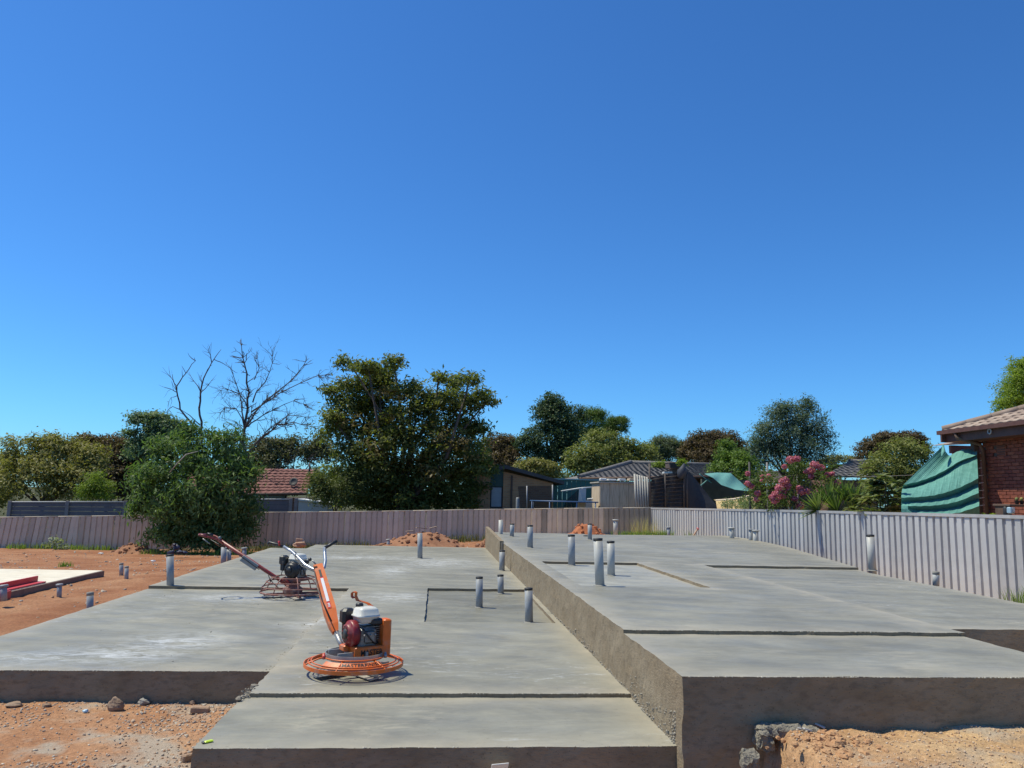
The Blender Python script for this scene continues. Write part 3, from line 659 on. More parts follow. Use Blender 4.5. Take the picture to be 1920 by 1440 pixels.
def brickmat(m, c1, c2, mortar, sc, off=(0, 0, 0)):
    N = m.node_tree.nodes; L = m.node_tree.links; b = N['Principled BSDF']; b.inputs['Roughness'].default_value = .9
    tc = N.new('ShaderNodeTexCoord'); sp = N.new('ShaderNodeSeparateXYZ'); cb = N.new('ShaderNodeCombineXYZ'); L.new(tc.outputs['Object'], sp.inputs[0])
    ad = N.new('ShaderNodeMath'); L.new(sp.outputs[0], ad.inputs[0]); L.new(sp.outputs[1], ad.inputs[1]); L.new(ad.outputs[0], cb.inputs[0]); L.new(sp.outputs[2], cb.inputs[1])
    br = N.new('ShaderNodeTexBrick'); br.inputs['Scale'].default_value = 1.0; br.inputs['Brick Width'].default_value = .24 * sc; br.inputs['Row Height'].default_value = .086 * sc; br.inputs['Mortar Size'].default_value = .01 * sc
    br.inputs['Color1'].default_value = (*c1, 1); br.inputs['Color2'].default_value = (*c2, 1); br.inputs['Mortar'].default_value = (*mortar, 1)
    L.new(cb.outputs[0], br.inputs['Vector']); L.new(br.outputs['Color'], b.inputs['Base Color'])
brickmat(BRICKF, (.52, .27, .13), (.40, .195, .095), (.42, .29, .185), 1.0); MATS['far_brick'] = BRICKF
REDB = bpy.data.materials.new('far_red_brick'); REDB.use_nodes = True; brickmat(REDB, (.2, .09, .06), (.15, .065, .05), (.25, .18, .14), 1.0)
DKTRIM = mat('dark_trim', (.03, .028, .03), rough=.6); GREENP = mat('dark_green_panel', (.012, .055, .05), (.018, .075, .065), 3, .5)
GLASS = mat('window_glass', (.05, .055, .06), rough=.15, spec=.6); BLIND = mat('pale_blind', (.3, .31, .33), (.4, .41, .43), 3, .6)
WHITE = mat('white_paint', (.72, .72, .7), (.62, .62, .6), 6, .5); RUSTW = mat('brown_timber', (.09, .05, .035), (.14, .085, .06), 6, .75)

# red tiled house, left
hy = 42.0; a = W(452, 931, hy); b = W(575, 926, hy); c = W(590, 881, hy + 3.4); d = W(452, 880, hy + 3.4)
h = empty('red_roof_house', (a[0] + 1.5, hy + 2, ground_z(a[0], hy))); tag(h, 'low house with red tiled roof behind the bare tree', 'house')
rf = MB(); rf.add([a + np.array([-3, 0, 0]), b, c, d + np.array([-3, 0, 0])], [(0, 1, 2, 3)]); rf = rf.build('roof', TRED, h)
hroof('roof', a + np.array([-3, 0, 0.03]), b + np.array([0, 0, .03]), c + np.array([0, 0, .03]), d + np.array([-3, 0, .03]), TRED, rf, 9, .3, .07)
wl = MB(); zt_ = a[2]; gz = ground_z(a[0], hy); wl.box(((a[0] - 3 + b[0]) / 2, hy + 2.4, (zt_ + gz) / 2), (b[0] - a[0] + 2.6, 3.9, zt_ - gz - .02)); wl.build('wall', REDB, h)
gt = MB(); gt.tube([a + np.array([-3, -.05, 0]), b + np.array([.05, -.05, 0])], .07, 8); gt.build('gutter', RUSTW, h)
wn = W(512, 940, hy); f_ = MB(); f_.box((wn[0], hy + .42, wn[2]), (1.2, .08, 1.0)); f_ = f_.build('window', DKTRIM, h); m_ = MB(); m_.box((wn[0], hy + .37, wn[2]), (1.06, .03, .86)); m_.build('pane', GLASS, f_)
vp = W(581, 868, hy + 2.5); m_ = MB(); m_.tube([(vp[0], vp[1], vp[2] - .9), vp], .05, 8); m_.build('flue', DKTRIM, h)
# satellite dish on it
sd = W(551, 904, hy + .8); o = empty('satellite_dish', sd); tag(o, 'small dark round satellite dish on the red tiled roof', 'satellite dish')
m_ = MB(); m_.lathe([(.02, 0), (.16, .02), (.24, .07), (.235, .08), (.15, .035), (.02, .02)], sd, (-.2, -1, .45)); m_.build('dish', DKTRIM, o)
m_ = MB(); m_.tube([sd, sd + np.array([0, .15, -.12]), sd + np.array([0, .15, -.42])], .02, 6); m_.build('mast', DKTRIM, o)
# white low shed beside it
a = W(560, 938, 36); b = W(602, 944, 36); o = empty('garden_shed', (a[0], 36.5, ground_z(a[0], 36))); tag(o, 'low pale metal shed between small red house and big tree', 'shed')
gz = ground_z(a[0], 36); m_ = MB(); m_.prism([(a[0], gz), (b[0] + .3, gz), (b[0] + .3, b[2]), (a[0], a[2])], 36, 38, lambda p, q, r: (p, r, q)); m_.build('wall', mat('pale_sheet', (.45, .47, .47), (.55, .56, .56), 2), o)
m_ = MB(); m_.prism([(a[0] - .1, a[2]), (b[0] + .4, b[2] - .02), (b[0] + .4, b[2] + .05), (a[0] - .1, a[2] + .07)], 35.9, 38.1, lambda p, q, r: (p, r, q)); m_.build('roof', WHITE, o)

# skillion brick house, middle
by = 37.0
def fl(px, py, y=by): p = W(px, py, y); return (p[0], p[2])
gz = ground_z(3, by); xa = fl(884, 950)[0]; xd = fl(1036, 950)[0]; xw0, xw1 = fl(919, 930)[0], fl(943, 930)[0]; xr = fl(959, 920)[0]
h = empty('brick_house', ((xa + xd) / 2, by + 2, gz)); tag(h, 'tan brick house with sloping skillion roof and tall narrow window', 'house')
z_of = lambda px, py: W(px, py, by)[2]
zl, zpk, zr = z_of(884, 893), z_of(944, 884), z_of(1036, 906)
def wallpoly(poly, nm, m, th=.22, y0=by):
    m_ = MB(); m_.prism(poly, y0, y0 + th, lambda p, q, r: (p, r, q)); return m_.build(nm, m, h)
wallpoly([(xa, gz), (xw0, gz), (xw0, z_of(919, 888)), (xa, zl)], 'wall', BRICKF)
wallpoly([(xw1, gz), (xd, gz), (xd, zr), (xw1, zpk)], 'wall', BRICKF)
wallpoly([(xw0 - .01, z_of(930, 912)), (xw1 + .01, z_of(930, 912)), (xw1 + .01, zpk + .1), (xw0 - .01, zpk + .12)], 'spandrel_panel', GREENP, .1, by + .06)
f_ = wallpoly([(xw0, gz), (xw1, gz), (xw1, z_of(930, 912)), (xw0, z_of(930, 912))], 'window', DKTRIM, .08, by + .1)
m_ = MB(); m_.box(((xw0 + xw1) / 2, by + .09, (z_of(930, 914) + z_of(930, 950)) / 2), (xw1 - xw0 - .14, .03, z_of(930, 914) - z_of(930, 950))); m_.build('pane', BLIND, f_)
m_ = MB(); m_.prism([(xr - .04, gz), (xr + .04, gz), (xr + .04, z_of(959, 892)), (xr - .04, z_of(959, 891))], by - .05, by - .002, lambda p, q, r: (p, r, q)); m_.build('downpipe', RUSTW, h)
m_ = MB(); m_.box((xa - .05, by - .03, (gz + zl) / 2 + .1), (.07, .07, zl - gz)); m_.build('corner_trim', mat('pink_timber', (.42, .25, .2), rough=.7), h)
m_ = MB(); m_.prism([(xa - .3, zl + .02), (xw1 + .1, zpk + .12), (xd + .5, zr - .06), (xd + .5, zr + .1), (xw1 + .1, zpk + .3), (xa - .3, zl + .2)], by - .35, by + 4.2, lambda p, q, r: (p, r, q)); m_.build('roof', mat('charcoal_roof', (.06, .05, .05), (.09, .075, .07), 2, .7), h)
wallpoly([(xa, gz), (xd, gz), (xd, zr - .05), (xw1, zpk - .05), (xa, zl - .05)], 'rear_wall', BRICKF, .2, by + 3.9)

# teal shed
ty = 39.0; a = fl(1037, 899, ty); b = fl(1130, 899, ty); gz = ground_z(a[0], ty); TEAL = mat('teal_sheet', (.02, .11, .095), (.03, .14, .12), 2, .5)
h = empty('teal_shed', ((a[0] + b[0]) / 2, ty + 1, gz)); tag(h, 'dark teal metal garden shed beside the tan brick house', 'shed')
xm = fl(1052, 899, ty)[0]; xe = fl(1150, 899, ty)[0]
k = 0; xx = a[0]
while xx < xe:
    m_ = MB(); m_.box((xx + .12, ty + (.0 if xx > xm else -.01), (a[1] + gz) / 2), (.225, .03, a[1] - gz)); m_.build('wall_sheet', TEAL, h); xx += .24
m_ = MB(); m_.box(((a[0] + xe) / 2, ty + 1.1, a[1] + .03), (xe - a[0] + .1, 2.4, .06)); m_.build('roof', mat('pale_teal', (.3, .4, .38), rough=.6), h)
m_ = MB(); m_.box((a[0], ty + 1.1, (a[1] + gz) / 2), (.04, 2.2, a[1] - gz)); m_.build('side_wall', TEAL, h)

# house with grey tiled hip roof, centre
hy = 47.0
E0, E1 = W(1086, 897, hy), W(1262, 889, hy); PK = W(1183, 870, hy + 4.0); PK2 = W(1290, 873, hy + 4.5); E2 = E1 + np.array([4.5, 0, 0]); E3 = E0 + np.array([-.3, 9, .0])
h = empty('grey_roof_house', ((E0[0] + E2[0]) / 2, hy + 4, ground_z(E0[0], hy))); tag(h, 'house with grey tiled hip roof behind the sheds in the centre', 'house')
rf = MB(); rf.add([E0, E2, PK2 + np.array([2.5, 0, 0]), PK, E3], [(0, 1, 2, 3), (0, 3, 4)]); rf = rf.build('roof', TGREY, h)
hroof('roof', E0 + np.array([0, 0, .02]), E2 + np.array([0, 0, .02]), PK2 + np.array([2.5, 0, .02]), PK + np.array([0, 0, .02]), TGREY, rf, 12, .34, .09)
m_ = MB(); m_.tube([E0 + np.array([0, 0, .1]), (E0 + PK) / 2 + np.array([0, 0, .1]), PK + np.array([0, 0, .12])], .16, 8); m_.build('hip_cap', TGREY, rf)
m_ = MB(); m_.tube([PK + np.array([0, 0, .1]), PK2 + np.array([2.5, 0, .1])], .14, 8); m_.build('ridge_cap', TGREY, rf)
gz = ground_z(E0[0], hy); m_ = MB(); m_.box(((E0[0] + E2[0]) / 2 + .2, hy + 4, (gz + E0[2]) / 2 - .05), (E2[0] - E0[0] - .8, 7, E0[2] - gz - .1)); m_.build('wall', REDB, h)
m_ = MB(); m_.tube([E0 + np.array([0, -.05, -.03]), E2 + np.array([0, -.05, -.03])], .09, 8); m_.build('gutter', RUSTW, h)
cp = W(1263, 875, hy + .6); o = empty('roof_cooler', cp); tag(o, 'boxy dark brown evaporative cooler standing on the grey tiled roof', 'air cooler')
CBR = mat('cooler_brown', (.10, .07, .06), (.14, .1, .085), 4, .6); s = mpp(1263, 875, hy)
m_ = MB(); m_.box(cp + np.array([0, 0, .05]), (25 * s, 25 * s, 12 * s), bev=.06); m_.build('housing', CBR, o)
m_ = MB(); m_.box(cp + np.array([0, 0, 6.9 * s]), (27 * s, 27 * s, 2 * s), bev=.04); m_.build('lid', CBR, o)
m_ = MB(); m_.box(cp + np.array([3 * s, 2 * s, -13 * s]), (17 * s, 15 * s, 18 * s)); m_.build('duct', CBR, o)
for q in range(4):
    m_ = MB(); m_.box(cp + np.array([0, -12.8 * s, (-3 + q * 2.2) * s]), (20 * s, .03, .9 * s)); m_.build('louvre', DKTRIM, o)
wp = W(1251, 886, hy + .1); m_ = MB(); m_.box(wp, (15 * s, .5, 3.0 * s), basis((1, 0, .05))); tag(m_.build('skylight_sheet', WHITE), 'small white sheet lying on the grey roof in front of the cooler', 'roof sheet')
# far roofs on the right
def farroof(label, e0, e1, r0, r1, y, dy, m, cs, name='tiled_house'):
    A, B, Cc, D = W(*e0, y), W(*e1, y), W(*r1, y + dy), W(*r0, y + dy); h_ = empty(name, ((A[0] + B[0]) / 2, y + dy, ground_z(A[0], y))); tag(h_, label, 'house')
    r_ = MB(); r_.add([A, B, Cc, D], [(0, 1, 2, 3)]); r_.add([D, Cc, B + np.array([0, 2 * dy, 0]), A + np.array([0, 2 * dy, 0])], [(0, 1, 2, 3)]); r_ = r_.build('roof', m, h_)
    u = np.array([0, 0, .03]); hroof('roof', A + u, B + u, Cc + u, D + u, m, r_, cs, .4, .1)
    m_ = MB(); m_.tube([D + u * 3, Cc + u * 3], .13, 8); m_.build('ridge_cap', m, r_)
    gz_ = ground_z(A[0], y); m_ = MB(); m_.box(((A[0] + B[0]) / 2, y + dy, (gz_ + min(A[2], B[2])) / 2 - .06), (abs(B[0] - A[0]) - .6, 2 * dy - .8, min(A[2], B[2]) - gz_ - .1)); m_.build('wall', REDB, h_)
TBRN = mat('brown_roof_tile', (.16, .125, .105), (.26, .21, .18), 4, .85, c3=(.3, .26, .23), c3scale=8, c3amt=.5)
farroof('low brown tiled roof half hidden behind the pale green sail', (1320, 903), (1500, 908), (1322, 884), (1500, 890), 50, 3.5, TBRN, 7)
farroof('distant grey tiled roof seen between the pink bush and the dark hedge', (1548, 893), (1660, 898), (1592, 867), (1640, 868), 44, 3.4, TGREY, 9)

# brown fibro shed, corrugated offcut, black shade-cloth enclosure
sy = 32.5; a = W(1125, 905, sy); b = W(1196, 905, sy); gz = ground_z(a[0], sy)
h = empty('fibro_shed', ((a[0] + b[0]) / 2, sy + 1, gz)); tag(h, 'weathered tan box shed with rusty streaks and white rubble on top', 'shed')
TANS = mat('streaked_tan_panel', (.55, .43, .30), (.66, .53, .39), 3, .85, c3=(.3, .21, .14), c3scale=5, c3amt=.7, stretch=(6, 6, .5))
nsh = 4
for q in range(nsh):
    w_ = (b[0] - a[0]) / nsh; m_ = MB(); m_.box((a[0] + w_ * (q + .5), sy, (a[2] + gz) / 2), (w_ - .012, .05, a[2] - gz)); m_.build('wall_panel', TANS, h)
m_ = MB(); m_.box((a[0] + .02, sy + .9, (a[2] + gz) / 2), (.05, 1.7, a[2] - gz)); m_.build('side_wall', TANS, h)
m_ = MB(); m_.box(((a[0] + b[0]) / 2, sy + .85, a[2] + .02), (b[0] - a[0] + .15, 1.9, .05)); m_.build('roof', mat('shed_lid', (.4, .36, .3), (.5, .46, .4), 3), h)
for q, (px, w_, hh) in enumerate([(1131, 12, 5), (1147, 16, 3.5), (1166, 13, 4), (1185, 15, 4)]):
    p = W(px, 902 - hh / 2, sy); s = mpp(px, 902, sy); m_ = MB(); m_.box((p[0], sy + .05, p[2] + .01), (w_ * s, .25, hh * s), rotz(.1 * q), bev=.02)
    tag(m_.build('roof_debris', WHITE if q != 3 else TANS), ['ragged white foam piece at the left corner of the tan shed roof', 'flat white offcut second from left on the tan shed roof', 'white offcut third from left on the tan shed roof', 'tan plank piece at the right end of the shed roof'][q], 'offcut', 'offcuts on the tan shed')
CORR = mat('old_corrugated', (.32, .305, .275), (.42, .4, .36), 3, .6)
h = empty('corrugated_sheets', (*W(1205, 955, 31.4)[:2], ground_z(8.8, 31.4))); tag(h, 'grey corrugated iron sheets leaning beside the tan shed', 'corrugated sheet')
for q in range(6):
    p0, p1 = W(1193 + q * 4.6, 956, 31.2), W(1190 + q * 4.6, 889 + q * 1.2, 31.6); s = mpp(1200, 900, 31.4)
    m_ = MB(); m_.tube([p0, p1], 2.1 * s, 8); m_.build('corrugation', CORR, h)
BLK = mat('black_shade_cloth', (.022, .021, .024), (.034, .032, .034), 3, .8, .3, 30, stretch=(1, 1, 6)); POLE = mat('dark_pole', (.06, .045, .04), (.1, .08, .07), 8, .7)
ey = 31.0
h = empty('shade_cloth_screen', (*W(1280, 955, ey)[:2], ground_z(10, ey))); tag(h, 'tall black shade cloth screen on poles behind the fence corner', 'shade screen')
def cloth(poly, nm, nseg=9, y=ey, sag=.12):
    # poly: two pixel polylines (top, bottom) with depths; strips one by one
    top, bot = poly; V = []; Fs = []; nu = 14
    for i in range(nu + 1):
        t = i / nu
        def at(pl):
            k = [j / (len(pl) - 1) for j in range(len(pl))]; return np.array([np.interp(t, k, [p[c_] for p in pl]) for c_ in range(3)])
        A, B = at(top), at(bot); A, B = W(*A), W(*B)
        for j in range(nseg + 1):
            v = j / nseg; p = A + (B - A) * v; p = p + np.array([0, -sag * math.sin(math.pi * (v * nseg % 1.0 + .5)) * .0 + .03 * math.sin(v * nseg * 3.1) + .04 * math.sin(t * 9 + v * 4), 0]); V.append(p)
    for i in range(nu):
        for j in range(nseg): o_ = i * (nseg + 1) + j; Fs.append((o_, o_ + nseg + 1, o_ + nseg + 2, o_ + 1))
    return mesh_np(nm, V, Fs, BLK, h, smooth=True)
cloth(([(1221, 895, ey), (1246, 890, ey)], [(1221, 956, ey), (1246, 956, ey)]), 'cloth_panel')
cloth(([(1248, 890, ey), (1281, 886, ey)], [(1248, 956, ey), (1281, 956, ey)]), 'cloth_panel')
cloth(([(1284, 880, ey), (1290, 884, ey + .4), (1300, 893, ey + .7), (1352, 957, ey + .6)], [(1284, 957, ey), (1300, 957, ey), (1320, 958, ey), (1352, 960, ey + .6)]), 'cloth_panel')
p = W(1279, 884, ey - .1); m_ = MB(); m_.lathe([(.03, -.35), (.14, -.25), (.2, 0), (.12, .15), (.03, .35)], p, (.3, 0, 1), 10); m_.build('bunched_cloth', mat('navy_cloth', (.03, .035, .05), rough=.7), h)
for q in range(9):
    for (x0_, x1_, t0, t1) in ((1221, 1246, 895, 890), (1248, 1281, 890, 886)):
        v = (q + .7) / 9.6; A = W(x0_, t0 + (956 - t0) * v, ey - .06); B = W(x1_, t1 + (956 - t1) * v, ey - .06); m_ = MB(); m_.tube([A, B], .014, 5); m_.build('batten', POLE, h)
for px, pt in ((1218, 869), (1247, 888), (1282, 882), (1288, 884)):
    A, B = W(px + .5, 958, ey - .09), W(px, pt, ey - .09); m_ = MB(); m_.tube([A, B], .045 if px == 1218 else .03, 8); m_.build('pole', POLE, h)
# black netting and clothes line / trampoline gear left of the tan shed
h = empty('netting_screen', (*W(965, 955, 33)[:2], ground_z(3, 33))); tag(h, 'dark see-through netting hung on posts in front of the brick house', 'netting')
NET = bpy.data.materials.new('dark_netting'); NET.use_nodes = True; N = NET.node_tree.nodes; L = NET.node_tree.links
N['Principled BSDF'].inputs['Base Color'].default_value = (.02, .018, .02, 1); N['Principled BSDF'].inputs['Roughness'].default_value = .9
tp = N.new('ShaderNodeBsdfTransparent'); ms = N.new('ShaderNodeMixShader'); ms.inputs[0].default_value = .68; L.new(tp.outputs[0], ms.inputs[1]); L.new(N['Principled BSDF'].outputs[0], ms.inputs[2]); L.new(ms.outputs[0], N['Material Output'].inputs[0])
def netpanel(pts):
    V = [W(*p) for p in pts]; return mesh_np('net_panel', V, [tuple(range(len(V)))], NET, h)
netpanel([(971, 912, 33), (1000, 911, 33), (1000, 955, 33), (976, 955, 33)]); netpanel([(1000, 911, 33), (1036, 911, 33), (1036, 955, 33), (1000, 955, 33)])
netpanel([(1084, 918, 32.8), (1088, 955, 32.8), (1055, 955, 32.8), (1062, 938, 32.8)])
for px, pt in ((988, 911), (1036, 909)):
    m_ = MB(); m_.tube([W(px, 957, 32.95), W(px, pt, 32.95)], .03, 6); m_.build('post', mat('galv_post', (.3, .3, .31), rough=.5), h)
h = empty('trampoline', (*W(1065, 955, 31.7)[:2], ground_z(5, 31.7))); tag(h, 'blue framed trampoline showing just above the mauve fence', 'trampoline')
BLUE = mat('blue_frame', (.04, .1, .22), rough=.5)
A, B = W(1000, 941, 31.6), W(1126, 940, 31.9); cc = (A + B) / 2; rr = (B[0] - A[0]) / 2
m_ = MB(); m_.ring((cc[0], 31.7 + rr * .6, cc[2]), rr, .03); m_.build('frame_ring', BLUE, h)
m_ = MB(); m_.lathe([(rr * .93, 0), (rr * .93, .01)], (cc[0], 31.7 + rr * .6, cc[2] - .02), n=32); m_.build('mat', BLK, h)
for q in range(8):
    t = q * math.pi / 4 + .2; p = np.array([cc[0] + rr * math.cos(t), 31.7 + rr * .6 + rr * math.sin(t), cc[2]]); m_ = MB(); m_.tube([p, p - np.array([0, 0, p[2] - ground_z(p[0], p[1])])], .025, 6); m_.build('leg', BLUE, h)
p = W(1092, 935, 32.4); m_ = MB()
m_.add([W(1086, 916, 32.4), W(1099, 915, 32.5), W(1098, 955, 32.3), W(1083, 955, 32.4)] + [W(1086, 916, 32.43), W(1099, 915, 32.53), W(1098, 955, 32.33), W(1083, 955, 32.43)], [(0, 1, 2, 3), (7, 6, 5, 4), (0, 4, 5, 1), (1, 5, 6, 2), (2, 6, 7, 3), (3, 7, 4, 0)])
tag(m_.build('hanging_sheet', mat('grubby_white', (.42, .39, .35), (.55, .52, .48), 3, .8)), 'grubby white sheet hanging beside the tan shed', 'sheet')
h = empty('patio_frame', (*W(1110, 955, 35)[:2], ground_z(6, 35))); tag(h, 'pale metal patio frame in front of the teal shed', 'frame')
for pts in ([(1052, 921, 35.5), (1090, 915, 35.3), (1126, 913, 35)], [(1101, 936, 34), (1127, 934, 34)]):
    m_ = MB(); m_.tube([W(*p) for p in pts], .04, 6); m_.build('rail', mat('pale_metal', (.5, .52, .53), rough=.5), h)
for px, pt in ((1092, 915), (1124, 913)):
    m_ = MB(); m_.tube([W(px, 958, 35.1), W(px, pt, 35.1)], .035, 6); m_.build('post', mat('pale_metal', (.5, .52, .53)), h)
m_ = MB(); m_.box(W(1113, 948, 34.2), (1.3, .06, .5)); m_.build('blue_panel', mat('pale_blue_sheet', (.3, .36, .42), rough=.6), h)
p = W(971, 943, 33.2); s = mpp(971, 943, 33.2); m_ = MB(); m_.lathe([(3.6 * s, -18 * s), (3.8 * s, -16 * s), (3.8 * s, 8 * s), (3.2 * s, 10 * s)], p, n=14); tag(m_.build('tank_cylinder', mat('dull_grey', (.23, .24, .25), (.3, .31, .31), 4, .5)), 'upright dull grey cylinder beside the brick house', 'cylinder')
# pale green sail, tan wall under it
SAIL = mat('pale_green_sail', (.10, .27, .24), (.14, .33, .29), 6, .7, .3, 60)
h = empty('shade_sail', W(1360, 905, 37)); tag(h, 'small pale green shade sail drooping behind the black screen', 'shade sail')
V = []; Fs = []; top = [(1312, 889), (1345, 886), (1370, 887), (1388, 903), (1405, 918)]; bot = [(1320, 888), (1337, 896), (1352, 909), (1378, 918), (1406, 921)]
for i in range(17):
    t = i / 16 * 4; q = [np.interp(t, range(5), [p[c_] for p in top]) for c_ in (0, 1)]; r = [np.interp(t, range(5), [p[c_] for p in bot]) for c_ in (0, 1)]
    for j in range(7):
        v = j / 6; px, py = q[0] + (r[0] - q[0]) * v, q[1] + (r[1] - q[1]) * v; V.append(W(px, py, 38.5 - 2.2 * v + .12 * math.sin(i * 1.3)))
for i in range(16):
    for j in range(6): o_ = i * 7 + j; Fs.append((o_, o_ + 7, o_ + 8, o_ + 1))
mesh_np('sail_cloth', V, Fs, SAIL, h, smooth=True)
for a_, b_ in (((1312, 889, 38.5), (1334, 905, 37)), ((1336, 892, 37), (1312, 912, 36.5))):
    m_ = MB(); m_.tube([W(*a_), W(*b_)], .03, 5); m_.build('tie_rope', SAIL, h)
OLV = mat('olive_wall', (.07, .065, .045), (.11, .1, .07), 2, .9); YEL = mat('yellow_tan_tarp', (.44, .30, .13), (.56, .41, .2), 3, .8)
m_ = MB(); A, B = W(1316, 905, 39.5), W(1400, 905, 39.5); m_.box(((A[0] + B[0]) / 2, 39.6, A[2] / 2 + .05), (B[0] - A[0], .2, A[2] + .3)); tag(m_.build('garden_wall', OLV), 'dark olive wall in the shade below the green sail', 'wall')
h = empty('tarp_cover', (*W(1380, 955, 29)[:2], ground_z(10, 29))); tag(h, 'yellow tan tarp stretched over something beside the pink bush', 'tarp')
V = [W(1338, 937, 31), W(1375, 934, 30.6), W(1415, 926, 30.4), W(1418, 958, 29.2), (W(1380, 958, 29.3)), W(1345, 957, 29.6), W(1342, 938.5, 30.6), W(1375, 936.5, 30.2), W(1416, 928.5, 30.0)]
mesh_np('tarp', V, [(0, 1, 7, 6), (1, 2, 8, 7), (6, 7, 4, 5), (7, 8, 3, 4)], YEL, h); m_ = MB(); m_.tube([V[6], V[7], V[8]], .045, 8); m_.build('edge_roll', mat('pale_tarp_edge', (.6, .5, .38), rough=.8), h)
# slim posts, stakes and lamp behind the right fence
def pole(name, label, base, top, y, r, m, cat, extra=None):
    A, B = W(*base, y), W(*top, y); A[2] = ground_z(A[0], A[1]) - .05; h_ = empty(name, (A[0], A[1], A[2])); tag(h_, label, cat); m_ = MB(); m_.tube([A, B], r, 8); m_.build('shaft', m, h_); return h_
pole('steel_post', 'thin black steel post in front of the tan tarp', (1407, 957), (1405, 866), 23.5, .035, DKTRIM, 'post')
pole('garden_stake', 'short grey stake beside the dark feathery tree', (1438, 905), (1438, 867), 26, .03, mat('grey_stake', (.25, .23, .21), rough=.8), 'stake')
pole('garden_stake', 'grey stake rising through the pink blossoms', (1495, 905), (1494, 862), 22.2, .025, mat('grey_stake', (.25, .23, .21)), 'stake')
h = empty('street_lamp', (*W(1412, 900, 75)[:2], ground_z(30, 75))); tag(h, 'distant pale curved lamp arm above the bushes', 'street lamp')
arc = [W(1417, 900, 75), W(1418, 856, 75), W(1417, 848, 75), W(1413, 842, 75), W(1406, 841, 75)]; arc[0][2] = ground_z(30, 75)
m_ = MB(); m_.tube(arc, .07, 6); m_.build('arm', mat('pale_metal', (.5, .52, .53)), h); m_ = MB(); m_.box(arc[-1], (.5, .25, .12), bev=.04); m_.build('lamp_head', WHITE, h)
wr = [W(1405, 900, 23.5), W(1440, 897, 23.8), W(1500, 890, 24.2), W(1620, 894, 24), W(1736, 890, 20)]
m_ = MB(); m_.tube([wr[0], (wr[0] + wr[1]) / 2 - np.array([0, 0, .03]), wr[1], wr[2], (wr[2] + wr[3]) / 2 - np.array([0, 0, .08]), wr[3], wr[4]], .006, 5); tag(m_.build('garden_wire', mat('grey_stake', (.25, .23, .21))), 'thin wire strung through the shrubs to the green cloth', 'wire')
# ------------------------------------------------------------------ brick house at the right edge
XE, XWL, YC, ZE = 13.0, 13.6, 18.1, 3.49
TB2 = mat('brown_tile', (.27, .19, .145), (.40, .30, .235), 3, .8, .2, 30, c3=(.5, .44, .38), c3scale=12, c3amt=.45)
TB3 = mat('brown_tile_b', (.22, .155, .12), (.34, .25, .2), 3, .8, .2, 30, c3=(.16, .12, .1), c3scale=12, c3amt=.5)
FASC = mat('dark_red_brown_timber', (.085, .035, .028), (.125, .055, .042), 6, .65); MORT = mat('brick_mortar', (.11, .07, .055), (.15, .1, .08), 8, .9)
BRK = [mat('red_brick_%d' % i, c, tuple(v * 1.35 for v in c), 7, .85, .3, 60) for i, c in enumerate([(.20, .058, .036), (.165, .046, .031), (.235, .073, .043)])]
h = empty('brick_house', (XWL, 14.0, .2)); tag(h, 'red brick house with brown tiled eaves at the right edge', 'house')
wl = MB(); wl.box((XWL + .5, (YC + 15.8) / 2, 1.85), (.98, YC - 15.8 - .02, 3.1)); wl = wl.build('wall', MORT, h)
wl3 = MB(); wl3.box((XWL + .47, 11.9, 1.85), (.98, 7.78, 3.1)); wl3.build('side_wall', REDB, h)
wl2 = MB(); wl2.box((XWL + 4, YC - .5, 1.85), (6.0, .98, 3.1)); wl2.build('end_wall', REDB, h)
bms = []
for m_ in BRK:
    b = MB(); b.box((0, 0, 0), (.05, .23, .076), bev=.006); o = b.build('brick', m_); bms.append(o.data); bpy.data.objects.remove(o)
z = 3.27; row = 0
while z > 1.2:
    y = YC - .12 - (.12 if row % 2 else 0)
    while y > 15.9:
        if not (abs(y - 17.45) < .18 and 2.78 < z < 3.05):
            o = linkmesh('brick', random.choice(bms), None, wl); o.location = Vector((XWL + random.uniform(-.004, .004), y, z)) - h.location
        y -= .24
    z -= .086; row += 1
v = MB(); v.box((XWL, 17.45, 2.92), (.05, .3, .25)); v = v.build('wall_vent', BRK[2], wl)
for q in range(4): m_ = MB(); m_.box((XWL - .03, 17.45, 2.83 + q * .06), (.02, .27, .02)); m_.build('slat', FASC, v)
def rp(x, y): return np.array([x, y, ZE + .36 * (x - XE)])          # roof slope facing the site
YH = 18.75
rf = MB(); rf.add([rp(XE, 6), rp(XE, YH), rp(XE + 6, YH - 6), rp(XE + 6, 6)], [(0, 1, 2, 3)]); rf.add([rp(XE, YH), (XE + 12, YH, ZE), rp(XE + 6, YH - 6)], [(0, 1, 2)]); rf = rf.build('roof', TB3, h)
tms = []
for m_ in (TB2, TB3, TB2):
    V = []; n = 8                                                   # one roll-profile concrete tile, 0.3 x 0.36
    for i in range(n + 1):
        u = i / n; zz_ = .022 * (math.cos(u * 2 * math.pi * 1.0) * .5 + .5) + .012
        V += [(0, u * .3, zz_ + .012), (.36, u * .3, zz_), (0, u * .3, zz_ - .016)]
    Fs = []
    for i in range(n): Fs += [(i * 3, i * 3 + 1, i * 3 + 4, i * 3 + 3), (i * 3 + 2, i * 3, i * 3 + 3, i * 3 + 5)]
    me = bpy.data.meshes.new('tile'); me.from_pydata(V, [], Fs); me.update(); me.materials.append(m_); me.polygons.foreach_set('use_smooth', np.array([True, False] * n)); tms.append(me)
th = math.atan(.36)
